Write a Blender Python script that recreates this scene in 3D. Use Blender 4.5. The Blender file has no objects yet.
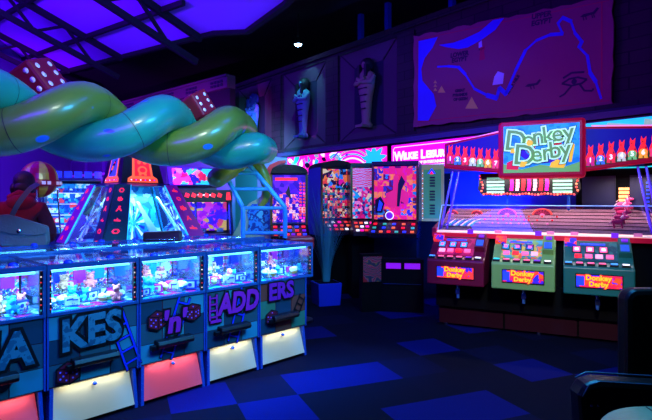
import bpy, math, random
from mathutils import Vector, Matrix
R = random.Random(7)
C = bpy.context.scene.collection
F = 500.0; H = 1.6; CX = 326.0; CY = 200.0
def P(px, py, Y):
    return Vector(((px-CX)/F*Y, Y, H-(py-CY)/F*Y))
def lin(v):
    v /= 255.0
    return v/12.92 if v <= 0.04045 else ((v+0.055)/1.055)**2.4
def rgb(c): return (lin(c[0]), lin(c[1]), lin(c[2]), 1.0)

# ---------------------------------------------------------------- materials
_m = {}
def mat(name, col=(128,128,128), rough=0.5, metal=0.0, emit=0.0, ecol=None, alpha=1.0, bump=0.0, bscale=60.0, spec=0.5, coat=0.0):
    if name in _m: return _m[name]
    m = bpy.data.materials.new(name); m.use_nodes = True
    nt = m.node_tree; b = nt.nodes['Principled BSDF']
    b.inputs['Base Color'].default_value = rgb(col)
    b.inputs['Roughness'].default_value = rough
    b.inputs['Metallic'].default_value = metal
    b.inputs['Specular IOR Level'].default_value = spec
    if coat: b.inputs['Coat Weight'].default_value = coat; b.inputs['Coat Roughness'].default_value = 0.12
    if emit:
        b.inputs['Emission Color'].default_value = rgb(ecol or col)
        b.inputs['Emission Strength'].default_value = emit
    if bump or True:
        tc = nt.nodes.new('ShaderNodeTexCoord'); nz = nt.nodes.new('ShaderNodeTexNoise')
        nz.inputs['Scale'].default_value = bscale; nz.inputs['Detail'].default_value = 3
        nt.links.new(tc.outputs['Object'], nz.inputs['Vector'])
        if bump:
            bp = nt.nodes.new('ShaderNodeBump'); bp.inputs['Strength'].default_value = bump; bp.inputs['Distance'].default_value = 0.01
            nt.links.new(nz.outputs['Fac'], bp.inputs['Height']); nt.links.new(bp.outputs['Normal'], b.inputs['Normal'])
        else:
            mr = nt.nodes.new('ShaderNodeMapRange'); mr.inputs['To Min'].default_value = max(0.02, rough-0.08); mr.inputs['To Max'].default_value = min(1, rough+0.08)
            nt.links.new(nz.outputs['Fac'], mr.inputs['Value']); nt.links.new(mr.outputs['Result'], b.inputs['Roughness'])
    _m[name] = m
    return m

def ramp(nt, cols, interp='CONSTANT'):
    r = nt.nodes.new('ShaderNodeValToRGB'); r.color_ramp.interpolation = interp
    e = r.color_ramp.elements
    while len(e) < len(cols): e.new(0.5)
    for i, c in enumerate(cols):
        e[i].position = i/len(cols) if interp == 'CONSTANT' else i/(len(cols)-1)
        e[i].color = rgb(c)
    return r

def art(name, cols, scale=12.0, emit=1.0, kind='voronoi', rough=0.3, stretch=(1,1,1), distort=0.0, base=None):
    """printed artwork; emit > 0 when it is backlit"""
    if name in _m: return _m[name]
    m = bpy.data.materials.new(name); m.use_nodes = True
    nt = m.node_tree; b = nt.nodes['Principled BSDF']
    tc = nt.nodes.new('ShaderNodeTexCoord'); mp = nt.nodes.new('ShaderNodeMapping')
    mp.inputs['Scale'].default_value = stretch
    nt.links.new(tc.outputs['Object'], mp.inputs['Vector'])
    src = mp.outputs['Vector']
    if distort:
        nz0 = nt.nodes.new('ShaderNodeTexNoise'); nz0.inputs['Scale'].default_value = scale*0.7
        nt.links.new(src, nz0.inputs['Vector'])
        va = nt.nodes.new('ShaderNodeVectorMath'); va.operation = 'MULTIPLY_ADD'
        va.inputs[1].default_value = (distort,)*3
        nt.links.new(nz0.outputs['Color'], va.inputs[0]); nt.links.new(src, va.inputs[2]); src = va.outputs['Vector']
    if kind == 'voronoi':
        t = nt.nodes.new('ShaderNodeTexVoronoi'); t.inputs['Scale'].default_value = scale
        nt.links.new(src, t.inputs['Vector'])
        wn = nt.nodes.new('ShaderNodeSeparateColor'); nt.links.new(t.outputs['Color'], wn.inputs['Color']); fac = wn.outputs['Red']
        interp = 'CONSTANT'
    elif kind == 'grid':
        sc = nt.nodes.new('ShaderNodeVectorMath'); sc.operation = 'SCALE'; sc.inputs['Scale'].default_value = scale
        nt.links.new(src, sc.inputs[0])
        fl = nt.nodes.new('ShaderNodeVectorMath'); fl.operation = 'FLOOR'; nt.links.new(sc.outputs['Vector'], fl.inputs[0])
        wn = nt.nodes.new('ShaderNodeTexWhiteNoise'); nt.links.new(fl.outputs['Vector'], wn.inputs['Vector'])
        # a small motif printed inside every square
        fr = nt.nodes.new('ShaderNodeVectorMath'); fr.operation = 'SUBTRACT'; nt.links.new(sc.outputs['Vector'], fr.inputs[0]); nt.links.new(fl.outputs['Vector'], fr.inputs[1])
        v2 = nt.nodes.new('ShaderNodeTexVoronoi'); v2.inputs['Scale'].default_value = scale*2.3; nt.links.new(src, v2.inputs['Vector'])
        s2 = nt.nodes.new('ShaderNodeSeparateColor'); nt.links.new(v2.outputs['Color'], s2.inputs['Color'])
        gt = nt.nodes.new('ShaderNodeMath'); gt.operation = 'GREATER_THAN'; gt.inputs[1].default_value = .62; nt.links.new(s2.outputs['Green'], gt.inputs[0])
        ad = nt.nodes.new('ShaderNodeMath'); ad.operation = 'MULTIPLY_ADD'; ad.inputs[1].default_value = .37; nt.links.new(gt.outputs[0], ad.inputs[0]); nt.links.new(wn.outputs['Value'], ad.inputs[2])
        fm = nt.nodes.new('ShaderNodeMath'); fm.operation = 'FRACT'; nt.links.new(ad.outputs[0], fm.inputs[0]); fac = fm.outputs[0]
        interp = 'CONSTANT'
    elif kind == 'noise':
        t = nt.nodes.new('ShaderNodeTexNoise'); t.inputs['Scale'].default_value = scale; t.inputs['Detail'].default_value = 3
        nt.links.new(src, t.inputs['Vector'])
        mr = nt.nodes.new('ShaderNodeMapRange'); mr.inputs['From Min'].default_value = 0.3; mr.inputs['From Max'].default_value = 0.7
        nt.links.new(t.outputs['Fac'], mr.inputs['Value']); fac = mr.outputs['Result']; interp = 'CONSTANT'
    else:
        t = nt.nodes.new('ShaderNodeTexWave'); t.inputs['Scale'].default_value = scale; t.inputs['Distortion'].default_value = 6; t.inputs['Detail'].default_value = 1
        t.wave_type = 'RINGS'
        nt.links.new(src, t.inputs['Vector']); fac = t.outputs['Fac']; interp = 'CONSTANT'
    r = ramp(nt, cols, interp); nt.links.new(fac, r.inputs['Fac'])
    nt.links.new(r.outputs['Color'], b.inputs['Base Color'])
    b.inputs['Roughness'].default_value = rough
    if emit:
        nt.links.new(r.outputs['Color'], b.inputs['Emission Color']); b.inputs['Emission Strength'].default_value = emit
    _m[name] = m
    return m

def glass(name, tint=(235,245,255), refl=0.12):
    if name in _m: return _m[name]
    m = bpy.data.materials.new(name); m.use_nodes = True
    nt = m.node_tree; nt.nodes.clear()
    o = nt.nodes.new('ShaderNodeOutputMaterial'); t = nt.nodes.new('ShaderNodeBsdfTransparent'); g = nt.nodes.new('ShaderNodeBsdfGlossy')
    mx = nt.nodes.new('ShaderNodeMixShader'); lw = nt.nodes.new('ShaderNodeFresnel'); lw.inputs['IOR'].default_value = 1.45
    mr = nt.nodes.new('ShaderNodeMapRange'); mr.inputs['To Max'].default_value = 0.55; mr.inputs['To Min'].default_value = refl*0.2
    t.inputs['Color'].default_value = rgb(tint); g.inputs['Roughness'].default_value = 0.05; g.inputs['Color'].default_value = (.8,.9,1,1)
    nt.links.new(lw.outputs['Fac'], mr.inputs['Value']); nt.links.new(mr.outputs['Result'], mx.inputs['Fac'])
    nt.links.new(t.outputs[0], mx.inputs[1]); nt.links.new(g.outputs[0], mx.inputs[2]); nt.links.new(mx.outputs[0], o.inputs['Surface'])
    _m[name] = m
    return m

# ---------------------------------------------------------------- mesh builder
_text = {}
def text_geo(s, size, offset, extrude, space=1.0):
    k = (s, size, offset, extrude, space)
    if k in _text: return _text[k]
    cu = bpy.data.curves.new('t', 'FONT'); cu.body = s; cu.size = size; cu.offset = offset; cu.extrude = extrude
    cu.align_x = 'CENTER'; cu.align_y = 'CENTER'; cu.resolution_u = 3; cu.space_character = space
    ob = bpy.data.objects.new('t', cu); C.objects.link(ob)
    bpy.context.view_layer.update()
    me = bpy.data.meshes.new_from_object(ob.evaluated_get(bpy.context.evaluated_depsgraph_get()))
    g = ([v.co.copy() for v in me.vertices], [tuple(p.vertices) for p in me.polygons])
    bpy.data.objects.remove(ob); bpy.data.curves.remove(cu); bpy.data.meshes.remove(me)
    _text[k] = g
    return g

class MB:
    def __init__(s, M=None): s.v=[]; s.f=[]; s.mi=[]; s.sm=[]; s.mats=[]; s.cur=0; s.M=M
    def m(s, mt):
        if mt not in s.mats: s.mats.append(mt)
        s.cur = s.mats.index(mt); return s
    def add(s, vs, fs, smooth=False, M=None):
        o = len(s.v)
        for v in vs:
            v = Vector(v)
            if M is not None: v = M @ v
            if s.M is not None: v = s.M @ v
            s.v.append(v)
        for f in fs: s.f.append(tuple(i+o for i in f)); s.mi.append(s.cur); s.sm.append(smooth)
        return s
    def box(s, x0,x1,y0,y1,z0,z1, M=None):
        vs=[(x,y,z) for x in (x0,x1) for y in (y0,y1) for z in (z0,z1)]
        return s.add(vs, [(0,1,3,2),(4,6,7,5),(0,4,5,1),(2,3,7,6),(0,2,6,4),(1,5,7,3)], M=M)
    def hexa(s, pts, M=None):   # 8 pts: bottom 4 ccw, top 4 ccw
        return s.add(pts, [(3,2,1,0),(4,5,6,7),(0,1,5,4),(1,2,6,5),(2,3,7,6),(3,0,4,7)], M=M)
    def poly(s, pts, M=None): return s.add(pts, [tuple(range(len(pts)))], M=M)
    def prism(s, p2, y0, y1, axis='y', M=None):
        n=len(p2)
        if axis=='y': a=[(p[0],y0,p[1]) for p in p2]+[(p[0],y1,p[1]) for p in p2]
        elif axis=='x': a=[(y0,p[0],p[1]) for p in p2]+[(y1,p[0],p[1]) for p in p2]
        else: a=[(p[0],p[1],y0) for p in p2]+[(p[0],p[1],y1) for p in p2]
        return s.add(a, [tuple(range(n)), tuple(range(2*n-1,n-1,-1))]+[(i,i+n,(i+1)%n+n,(i+1)%n) for i in range(n)], M=M)
    def tube(s, path, rad, n=12, caps=True, smooth=True, M=None, squash=None):
        path=[Vector(p) for p in path]; k=len(path)
        if not hasattr(rad,'__len__'): rad=[rad]*k
        vs=[]; up=None
        for i,p in enumerate(path):
            d=(path[min(i+1,k-1)]-path[max(i-1,0)]).normalized()
            if up is None:
                up=Vector((0,0,1)) if abs(d.z)<.9 else Vector((1,0,0))
            a=(up-d*up.dot(d)).normalized(); up=a; b=d.cross(a)
            for j in range(n):
                t=2*math.pi*j/n
                vs.append(p+(a*math.cos(t)+b*math.sin(t))*rad[i])
        fs=[(i*n+j, i*n+(j+1)%n, (i+1)*n+(j+1)%n, (i+1)*n+j) for i in range(k-1) for j in range(n)]
        s.add(vs, fs, smooth, M)
        if caps: s.add(vs, [tuple(reversed(range(n))), tuple(range((k-1)*n,k*n))], False, M)
        return s
    def cyl(s, p0, p1, r, r1=None, n=16, M=None, smooth=True): return s.tube([p0,p1],[r, r if r1 is None else r1], n, True, smooth, M)
    def lathe(s, prof, c=(0,0,0), n=24, smooth=True, M=None, axis='z'):
        vs=[];k=len(prof)
        for r,h in prof:
            for j in range(n):
                t=2*math.pi*j/n; x,y=r*math.cos(t), r*math.sin(t)
                q=(x,y,h) if axis=='z' else ((x,h,y) if axis=='y' else (h,x,y))
                vs.append((q[0]+c[0],q[1]+c[1],q[2]+c[2]))
        fs=[(i*n+j,i*n+(j+1)%n,(i+1)*n+(j+1)%n,(i+1)*n+j) for i in range(k-1) for j in range(n)]
        s.add(vs,fs,smooth,M)
        return s
    def ball(s, c, r, n=16, k=10, M=None):
        if not hasattr(r,'__len__'): r=(r,r,r)
        vs=[(c[0],c[1],c[2]-r[2])]
        for i in range(1,k):
            a=math.pi*i/k-math.pi/2
            for j in range(n):
                t=2*math.pi*j/n; vs.append((c[0]+r[0]*math.cos(a)*math.cos(t), c[1]+r[1]*math.cos(a)*math.sin(t), c[2]+r[2]*math.sin(a)))
        vs.append((c[0],c[1],c[2]+r[2])); L=len(vs)-1
        fs=[(0,1+(j+1)%n,1+j) for j in range(n)]
        for i in range(k-2):
            for j in range(n): fs.append((1+i*n+j,1+i*n+(j+1)%n,1+(i+1)*n+(j+1)%n,1+(i+1)*n+j))
        fs+=[(L,1+(k-2)*n+j,1+(k-2)*n+(j+1)%n) for j in range(n)]
        return s.add(vs,fs,True,M)
    def disc(s, c, r, y=None, n=16, th=0.004):   # a thin disc facing -y
        return s.prism([(c[0]+r*math.cos(2*math.pi*i/n), c[1]+r*math.sin(2*math.pi*i/n)) for i in range(n)], y, y+th)
    def text(s, st, x, z, size, y, depth=0.004, bold=0.0, rot=0.0, sx=1.0, shear=0.0, M=None, space=1.0):
        vs, fs = text_geo(st, size, bold, depth/2, space)
        out=[]; ca,sa=math.cos(rot),math.sin(rot)
        for v in vs:
            a=v.x*sx+shear*v.y; b=v.y
            out.append((x+a*ca-b*sa, y-v.z, z+a*sa+b*ca))
        return s.add(out, fs, M=M)
    def build(s, name, parent=None, bevel=0.0, M=None):
        me=bpy.data.meshes.new(name); me.from_pydata([tuple(v) for v in s.v],[],s.f)
        for mt in s.mats: me.materials.append(mt)
        me.polygons.foreach_set('material_index', s.mi); me.polygons.foreach_set('use_smooth', s.sm)
        me.update()
        o=bpy.data.objects.new(name, me); C.objects.link(o)
        if parent is not None: o.parent=parent
        if bevel:
            b=o.modifiers.new('edge','BEVEL'); b.width=bevel; b.segments=2; b.limit_method='ANGLE'; b.angle_limit=math.radians(40)
        return o

def thing(name, label, cat, loc=(0,0,0), rz=0.0, group=None):
    o=bpy.data.objects.new(name,None); C.objects.link(o); o.empty_display_size=.1
    o.location=loc; o.rotation_euler=(0,0,rz); o['label']=label; o['category']=cat
    if group: o['group']=group
    return o
def tag(o, label, cat, group=None, kind=None):
    if label: o['label']=label
    if cat: o['category']=cat
    if group: o['group']=group
    if kind: o['kind']=kind
    return o
def struct(o, label=None):
    o['kind']='structure'
    if label: o['label']=label
    return o
def place(o, loc, rz=0.0):
    o.location=loc; o.rotation_euler=(0,0,rz); return o
def frame(loc, rz): return Matrix.Translation(Vector(loc)) @ Matrix.Rotation(rz,4,'Z')
def copy_tree(o, parent=None):
    c=o.copy(); C.objects.link(c)
    if parent is not None: c.parent=parent
    for ch in list(o.children): copy_tree(ch, c)
    return c

BLACK=mat('black_plastic',(8,8,12),.4); MATTE=mat('matt_black',(5,5,8),.85,spec=.12)
CHROME=mat('chrome',(190,200,220),.18,1.0)
# ================================================================ THE ROOM
def tile_floor():
    m=bpy.data.materials.new('carpet_tiles'); m.use_nodes=True; nt=m.node_tree; b=nt.nodes['Principled BSDF']
    tc=nt.nodes.new('ShaderNodeTexCoord'); mp=nt.nodes.new('ShaderNodeMapping'); mp.inputs['Rotation'].default_value=(0,0,math.radians(-22)); mp.inputs['Scale'].default_value=(2,2,2)
    mp.inputs['Location'].default_value=(.35,.2,0)
    nt.links.new(tc.outputs['Object'],mp.inputs['Vector'])
    fl=nt.nodes.new('ShaderNodeVectorMath'); fl.operation='FLOOR'; nt.links.new(mp.outputs['Vector'],fl.inputs[0])
    wn=nt.nodes.new('ShaderNodeTexWhiteNoise'); nt.links.new(fl.outputs['Vector'],wn.inputs['Vector'])
    r=ramp(nt,[(4,8,34),(3,7,30),(7,16,96),(5,11,46),(4,8,32)]); nt.links.new(wn.outputs['Value'],r.inputs['Fac'])
    nz=nt.nodes.new('ShaderNodeTexNoise'); nz.inputs['Scale'].default_value=160; nt.links.new(tc.outputs['Object'],nz.inputs['Vector'])
    mx=nt.nodes.new('ShaderNodeMix'); mx.data_type='RGBA'; mx.blend_type='MULTIPLY'; mx.inputs['Factor'].default_value=.6
    nt.links.new(r.outputs['Color'],mx.inputs['A']); nt.links.new(nz.outputs['Color'],mx.inputs['B']); nt.links.new(mx.outputs['Result'],b.inputs['Base Color'])
    bp=nt.nodes.new('ShaderNodeBump'); bp.inputs['Strength'].default_value=.3; nt.links.new(nz.outputs['Fac'],bp.inputs['Height']); nt.links.new(bp.outputs['Normal'],b.inputs['Normal'])
    b.inputs['Roughness'].default_value=.9; b.inputs['Specular IOR Level'].default_value=.08
    return m
def stone(name, c1, c2, mortar, sc=1.6):
    m=bpy.data.materials.new(name); m.use_nodes=True; nt=m.node_tree; b=nt.nodes['Principled BSDF']
    tc=nt.nodes.new('ShaderNodeTexCoord'); sp=nt.nodes.new('ShaderNodeSeparateXYZ'); cb=nt.nodes.new('ShaderNodeCombineXYZ')
    nt.links.new(tc.outputs['Object'],sp.inputs[0]); nt.links.new(sp.outputs['X'],cb.inputs['X']); nt.links.new(sp.outputs['Z'],cb.inputs['Y'])
    br=nt.nodes.new('ShaderNodeTexBrick'); br.inputs['Scale'].default_value=sc; br.inputs['Color1'].default_value=rgb(c1); br.inputs['Color2'].default_value=rgb(c2); br.inputs['Mortar'].default_value=rgb(mortar)
    br.inputs['Mortar Size'].default_value=.012
    nt.links.new(cb.outputs[0],br.inputs['Vector']); nt.links.new(br.outputs['Color'],b.inputs['Base Color'])
    nz=nt.nodes.new('ShaderNodeTexNoise'); nz.inputs['Scale'].default_value=20; nt.links.new(tc.outputs['Object'],nz.inputs['Vector'])
    bp=nt.nodes.new('ShaderNodeBump'); bp.inputs['Strength'].default_value=.3; nt.links.new(nz.outputs['Fac'],bp.inputs['Height']); nt.links.new(bp.outputs['Normal'],b.inputs['Normal'])
    b.inputs['Roughness'].default_value=.85
    return m
DARKWALL=mat('dark_painted_wall',(34,34,62),.8,bump=.2)
DARKCEIL=mat('black_painted_ceiling',(7,7,12),.9)
STEEL=mat('dark_steel',(6,6,10),.7)
ROOFM=mat('violet_roof_lining',(190,120,235),.9,bump=.3,bscale=3,spec=.1)
STONE=stone('painted_stone_blocks',(52,34,40),(36,25,32),(16,11,16))
STONEP=mat('niche_plaster',(76,56,66),.85,bump=.3,bscale=14)
NICHEBACK=mat('niche_back_blue',(16,18,42),.8)

XL,XR,YB=-8.6,9.0,-3.0
mb=MB().m(tile_floor()); mb.box(XL-.2,XR+.2,YB-.2,21,-.1,0); struct(mb.build('floor'))
mb=MB().m(mat('side_wall_violet_paint',(84,66,130),.8,bump=.2)); mb.box(XL-.2,XL,YB-.2,17.3,0,8.6); struct(mb.build('wall_left'))
mb=MB().m(DARKWALL); mb.box(XR,XR+.2,YB-.2,21,0,8.6); struct(mb.build('wall_right'))
mb=MB().m(DARKWALL); mb.box(XL-.2,XR+.2,YB-.2,YB,0,8.6); struct(mb.build('wall_front'))

# roof: slopes down towards the far eave, carried by steel trusses and purlins
E0=Vector((-2.02,9.09,4.65)); pv=Vector((532,-500,-60)).normalized(); rv=Vector((470,500,-250)).normalized()
def RP(a,b,dz=0): return E0+pv*a+rv*b+Vector((0,0,dz))
mb=MB().m(ROOFM)
A0,A1,B0=-13,11,-13
nrm=pv.cross(rv)
def PR(px,py):      # point of the roof plane on the sight line measured in the photograph
    d=Vector(((px-CX)/F,1,(CY-py)/F)); o=Vector((0,0,H)); return o+d*((E0-o).dot(nrm)/d.dot(nrm))
rim=[E0,PR(247,31),PR(286,3),PR(300,-14),PR(322,-60)]
lo=[RP(A0,0)]+rim+[RP(5,B0),RP(A0,B0)]
k_=len(lo); mb.add([tuple(v) for v in lo]+[tuple(v+Vector((0,0,.06))) for v in lo],[tuple(range(k_)),tuple(range(2*k_-1,k_-1,-1))]+[(i,(i+1)%k_,(i+1)%k_+k_,i+k_) for i in range(k_)])
struct(mb.build('ceiling'))
def beam(mb,p0,p1,w,h):
    p0=Vector(p0);p1=Vector(p1); d=(p1-p0).normalized(); s=d.cross(Vector((0,0,1)))
    s = s.normalized()*w/2 if s.length>1e-3 else Vector((w/2,0,0)); u=s.cross(d).normalized()*h/2
    q=[p0-s-u,p0+s-u,p1+s-u,p1-s-u,p0-s+u,p0+s+u,p1+s+u,p1-s+u]
    mb.hexa(q)
n=1
for k in range(1,8):
    b=-1.25*k+.38
    mb=MB().m(STEEL); beam(mb,RP(A0,b,-.05),RP((.3,.5,.9,1.6,2.2,3,3.4)[k-1],b,-.05),.07,.09); struct(mb.build('trim_%d'%n)); n+=1
for k,(a,lab) in enumerate(((-7.0,'dark steel roof truss with zigzag web, in the corner above the teal snake end'),(-3.75,'dark steel roof truss with zigzag web above the large red die'),(-.45,'dark steel roof truss with zigzag web ending above the small red die'))):
    t=thing('roof_truss',lab,'roof truss',RP(a,0,-.6),0,'steel roof trusses')
    o=RP(a,0,-.6)
    def L(v): return v-o
    mb=MB().m(STEEL); beam(mb,L(RP(a,0,-.06)),L(RP(a,-10,-.06)),.10,.14); mb.build('top_chord',t)
    mb=MB().m(STEEL); beam(mb,L(RP(a,-.1,-.55)),L(RP(a,-10,-.55)),.09,.11); mb.build('bottom_chord',t)
    mb=MB().m(STEEL); b=-.1; j=0
    while b>-9.2:
        beam(mb,L(RP(a,b,-.55 if j%2 else -.08)),L(RP(a,b-.62,-.08 if j%2 else -.55)),.055,.055); b-=.62; j+=1
    mb.build('web',t)
# black flat ceiling beyond the eave with its fascia
edge=[tuple(RP(-12.8,0))]+[tuple(v) for v in rim]+[tuple(RP(5,B0))]
far=[(9.2,-6.2),(9.2,21.2),(-16,21.2),(-16,17.5)]
mb=MB().m(DARKCEIL); mb.prism([(e[0],e[1]) for e in edge]+far,5.62,5.7,axis='z'); struct(mb.build('ceiling'))
for i in range(len(edge)-1):
    (x0,y0,z0),(x1,y1,z1)=edge[i],edge[i+1]
    mb=MB().m(DARKCEIL)
    d=Vector((x1-x0,y1-y0,0)).normalized(); s_=Vector((-d.y,d.x,0))*.05
    za,zb=min(5.6,z0-.05),min(5.6,z1-.05)
    q=[Vector((x0,y0,za))-s_,Vector((x0,y0,za))+s_,Vector((x1,y1,zb))+s_,Vector((x1,y1,zb))-s_]
    zc,zd=max(5.75,z0+.1),max(5.75,z1+.1)
    mb.hexa(q+[Vector((v.x,v.y,w)) for v,w in zip(q,(zc,zc,zd,zd))]); struct(mb.build('trim_%d'%n)); n+=1

# ---- the mural wall: frame W, local x runs along it to the right, -y faces the hall
WA=math.radians(-50.56); WL=(1.19,9.3,0)
W=frame(WL,WA)
mb=MB(W)
centers=[-.6,-2.65,-4.8]; hw=.8; Zs,Zt,Z0,Z1=2.8,4.6,3.05,4.28; dep=.10; ihw=.41; ioff=-.07
mb.m(mat('lower_wall_teal_light_tint',(92,150,165),.8,bump=.2)).box(-7,-.1,0,.5,0,Zs)  # cyan light on this stretch is also put into its teal colour
mb.m(DARKCEIL).box(-.1,1.36,0,.5,0,Zs); mb.m(mat('lower_wall_blue_light_tint',(50,70,210),.7,bump=.2)).box(1.36,4.2,0,.5,0,Zs); mb.m(DARKWALL).box(4.2,8.2,0,.5,0,Zs)  # blue light behind the game tinted into the wall, black where none falls
mb.m(STONE).box(-7,8.2,0,.5,Zt,4.72)
xs=[-7]
for c in sorted(centers): xs+= [c-hw,c+hw]
xs.append(8.2)
for i in range(0,len(xs),2): mb.box(xs[i],xs[i+1],0,.5,Zs,Zt)
for c in centers:
    o=[(c-hw,0,Zs),(c+hw,0,Zs),(c+hw,0,Zt),(c-hw,0,Zt)]; q=[(c-ihw+ioff,dep,Z0),(c+ihw+ioff,dep,Z0),(c+ihw+ioff,dep,Z1),(c-ihw+ioff,dep,Z1)]
    mb.m(STONEP)
    for k in range(4):
        mb.poly([o[k],o[(k+1)%4],q[(k+1)%4],q[k]])
    mb.m(NICHEBACK).poly(q)
    mb.m(STEEL)
    for k in range(4):      # dark joint lines along the corners of the niche
        a,b_=Vector(o[k]),Vector(q[k]); beam(mb,a-Vector((0,.004,0)),b_-Vector((0,.01,0)),.02,.02)
    mb.box(c-hw-.02,c+hw+.02,-.02,0,Zt-.02,Zt+.02)
mb.m(STONE)
for x in (-3.72,-1.63,.42): mb.box(x-.2,x+.2,-.05,0,Zs,Zt)
mb.box(-7,8.2,-.07,0,4.66,4.76); mb.box(-7,8.2,-.12,0,Zs-.14,Zs)
struct(mb.build('wall_back'))
# dark wall behind and above the mural, with a few studs rising from its top
mb=MB(W).m(DARKCEIL).box(-9,9,1.9,2.1,0,5.65); struct(mb.build('wall_back'))
BLUEST=mat('blue_light_tinted_post',(30,60,190),.5)  # studs coloured for the blue light on them
for x in (-1.42,-.62,.95,2.2):
    mb=MB(W).m(BLUEST).box(x-.05,x+.05,.55,.65,4.72,5.6); struct(mb.build('trim_%d'%n)); n+=1

# ---- wall with the cornice of little openings, behind the snakes
QA=math.radians(-41.0); QL=(-2.16,11.25,0); Q=frame(QL,QA)
mb=MB(Q).m(mat('hall_wall_violet_grey',(80,72,120),.8,bump=.2)).box(-8.9,0,0,.15,0,2.9); mb.m(DARKCEIL).box(-8.9,0,0,.15,2.9,4.12)  # pale foot and black top carry the violet-lit zone in the wall colours
mb.m(STONEP).box(-8.9,0,-.08,.15,4.12,4.42)
mb.m(NICHEBACK)
x=-8.6
while x<-.4:
    for k in range(4):
        for j in range(2): mb.box(x+k*.12,x+k*.12+.08,-.1,-.08,4.18+j*.08,4.235+j*.08)
    x+=1.0
mb.m(STONEP).box(-8.9,0,-.12,-.08,4.37,4.42)
# recessed panels of the lower wall
for x in (-8.4,-7.2,-6.0,-4.8,-3.6): mb.m(mat('hall_wall_panel',(60,50,100),.8)).box(x,x+1.0,-.03,0,.9,3.6)
struct(mb.build('wall_left'))
mb=MB(Q).m(mat('pale_shelf_ledge',(200,200,210),.5)).box(-8.8,-5.2,-.12,-.03,2.35,2.42); struct(mb.build('trim_%d'%n)); n+=1


# ---------------------------------------------------------------- mummies
def mummy(c, lab, wrap, head):
    t=thing('mummy_statue',lab,'statue',W@Vector((c+.02,-.05,3.0)),WA,'mummies in the wall niches')
    mb=MB().m(wrap)
    prof=[(0,.13,.10),(.06,.14,.11),(.12,.09,.08),(.35,.11,.09),(.6,.14,.11),(.78,.19,.13),(.95,.215,.13),(1.04,.20,.12),(1.10,.10,.08),(1.15,.07,.07)]
    N=20; vs=[]
    for z,rx,ry in prof:
        for j in range(N):
            a=2*math.pi*j/N; vs.append((rx*math.cos(a),ry*math.sin(a),z))
    fs=[(i*N+j,i*N+(j+1)%N,(i+1)*N+(j+1)%N,(i+1)*N+j) for i in range(len(prof)-1) for j in range(N)]
    fs+=[tuple(reversed(range(N))),tuple(range((len(prof)-1)*N,len(prof)*N))]
    mb.add(vs,fs,True)
    for sx in (-1,1):  # crossed arms
        mb.tube([(sx*.2,0,.98),(sx*.2,-.09,.86),(sx*.06,-.15,.86),(-sx*.1,-.15,.95)],[.05,.05,.042,.036],10)
    mb.ball((0,-.02,1.22),(.075,.085,.1),14,10)
    mb.box(-.1,.1,-.2,-.02,.0,.05)
    mb.build('wrapped_body',t)
    mb=MB().m(head)   # striped head cloth with lappets
    mb.lathe([(.10,1.12),(.125,1.2),(.12,1.29),(.07,1.35),(.0,1.36)],(0,.03,0),18)
    for sx in (-1,1): mb.prism([(sx*.06,1.22),(sx*.13,1.2),(sx*.13,.98),(sx*.07,.96)],-.13,-.03)
    mb.build('head_cloth',t)
    for k in range(4): mb=MB().m(head).box(-.12+.01*k,.12-.01*k,-.135+.004*k,-.1,.74-.13*k,.76-.13*k); mb.build('wrap_band',t)
    return t
MW=mat('linen_wrap',(140,118,96),.8,bump=.4,bscale=40); MB_=mat('linen_wrap_blue_light',(120,130,230),.8,bump=.4,bscale=40); MT=mat('linen_wrap_teal_light',(80,140,140),.8,bump=.4,bscale=40)  # blue and teal linen copies carry coloured light in their base colour
DK=mat('dark_head_cloth',(18,14,22),.6)
mummy(centers[0],'pale linen wrapped mummy statue in the niche beside the painted map',MW,DK)
mummy(centers[1],'turquoise lit mummy statue in the niche under the small spotlight',MT,DK)
mummy(centers[2],'blue lit mummy statue in the dim niche above the teal snake end',MB_,mat('head_cloth_blue_light',(60,60,170),.6))  # blue light put into the head cloth as well

# ---------------------------------------------------------------- painted map
def mapuv(px,py):
    yb=127.6-.1085*(px-416); yt=36.7-.1948*(px-417.4); q=(px-CX)/F
    s=(q*9.3-1.19)/(.635+.772*q)
    return ((s-.65)/3.24,(yb-py)/(yb-yt))
def mp3(u,v,y):
    s=.65+3.24*u; zb=2.87-.1*u; zt=4.47-.3*u
    return (s,y,zb+v*(zt-zb))
mt_=thing('wall_map','huge violet painted map with a blue river and yellow pyramids','map',W@Vector((2.27,-.1,2.85)),WA)
def ml(pts,y0,y1,mb):   # outline in map fractions -> thin slab in the thing's own frame
    a=[mp3(u,v,0) for u,v in pts]; mb.prism([(p[0]-2.27,p[2]-2.85) for p in a],y0,y1)
PARCH=mat('map_parchment',(150,60,92),.85,bump=.2,bscale=6); PEDGE=mat('map_edge',(200,130,215),.8)
MBLUE=mat('map_blue_paint',(58,58,225),.7); MYEL=mat('map_yellow_paint',(225,190,90),.7); MDARK=mat('map_dark_ink',(48,26,60),.8); MRED=mat('map_red_ink',(190,20,70),.7)
mb=MB().m(PARCH)
rr=random.Random(3); out=[]
for i in range(26): out.append((i/25, .0+rr.choice([0,0,.006,.012])))
for i in range(10): out.append((1-rr.choice([0,0,.004,.008]), (i+.5)/10))
for i in range(26): out.append((1-i/25, 1-rr.choice([0,0,0,.008,.02])))
for i in range(10): out.append((rr.choice([0,0,.004,.007]), 1-(i+.5)/10))
ml(out,0,.03,mb); mb.build('sheet',mt_)
mb=MB().m(MRED)
for a in ((.03,.945,.985,.952),(.03,.05,.985,.058)): ml([(a[0],a[1]),(a[2],a[1]),(a[2],a[3]),(a[0],a[3])],-.004,0,mb)
ml([(.955,.05),(.96,.05),(.96,.95),(.955,.95)],-.004,0,mb)
mb.build('border_line',mt_)
c1=lambda pts:[mapuv(410+x/3.818,20+y/3.818) for x,y in pts]
c2=lambda pts:[mapuv(510+x/3.655,y/3.655) for x,y in pts]
mb=MB().m(MBLUE)
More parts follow.
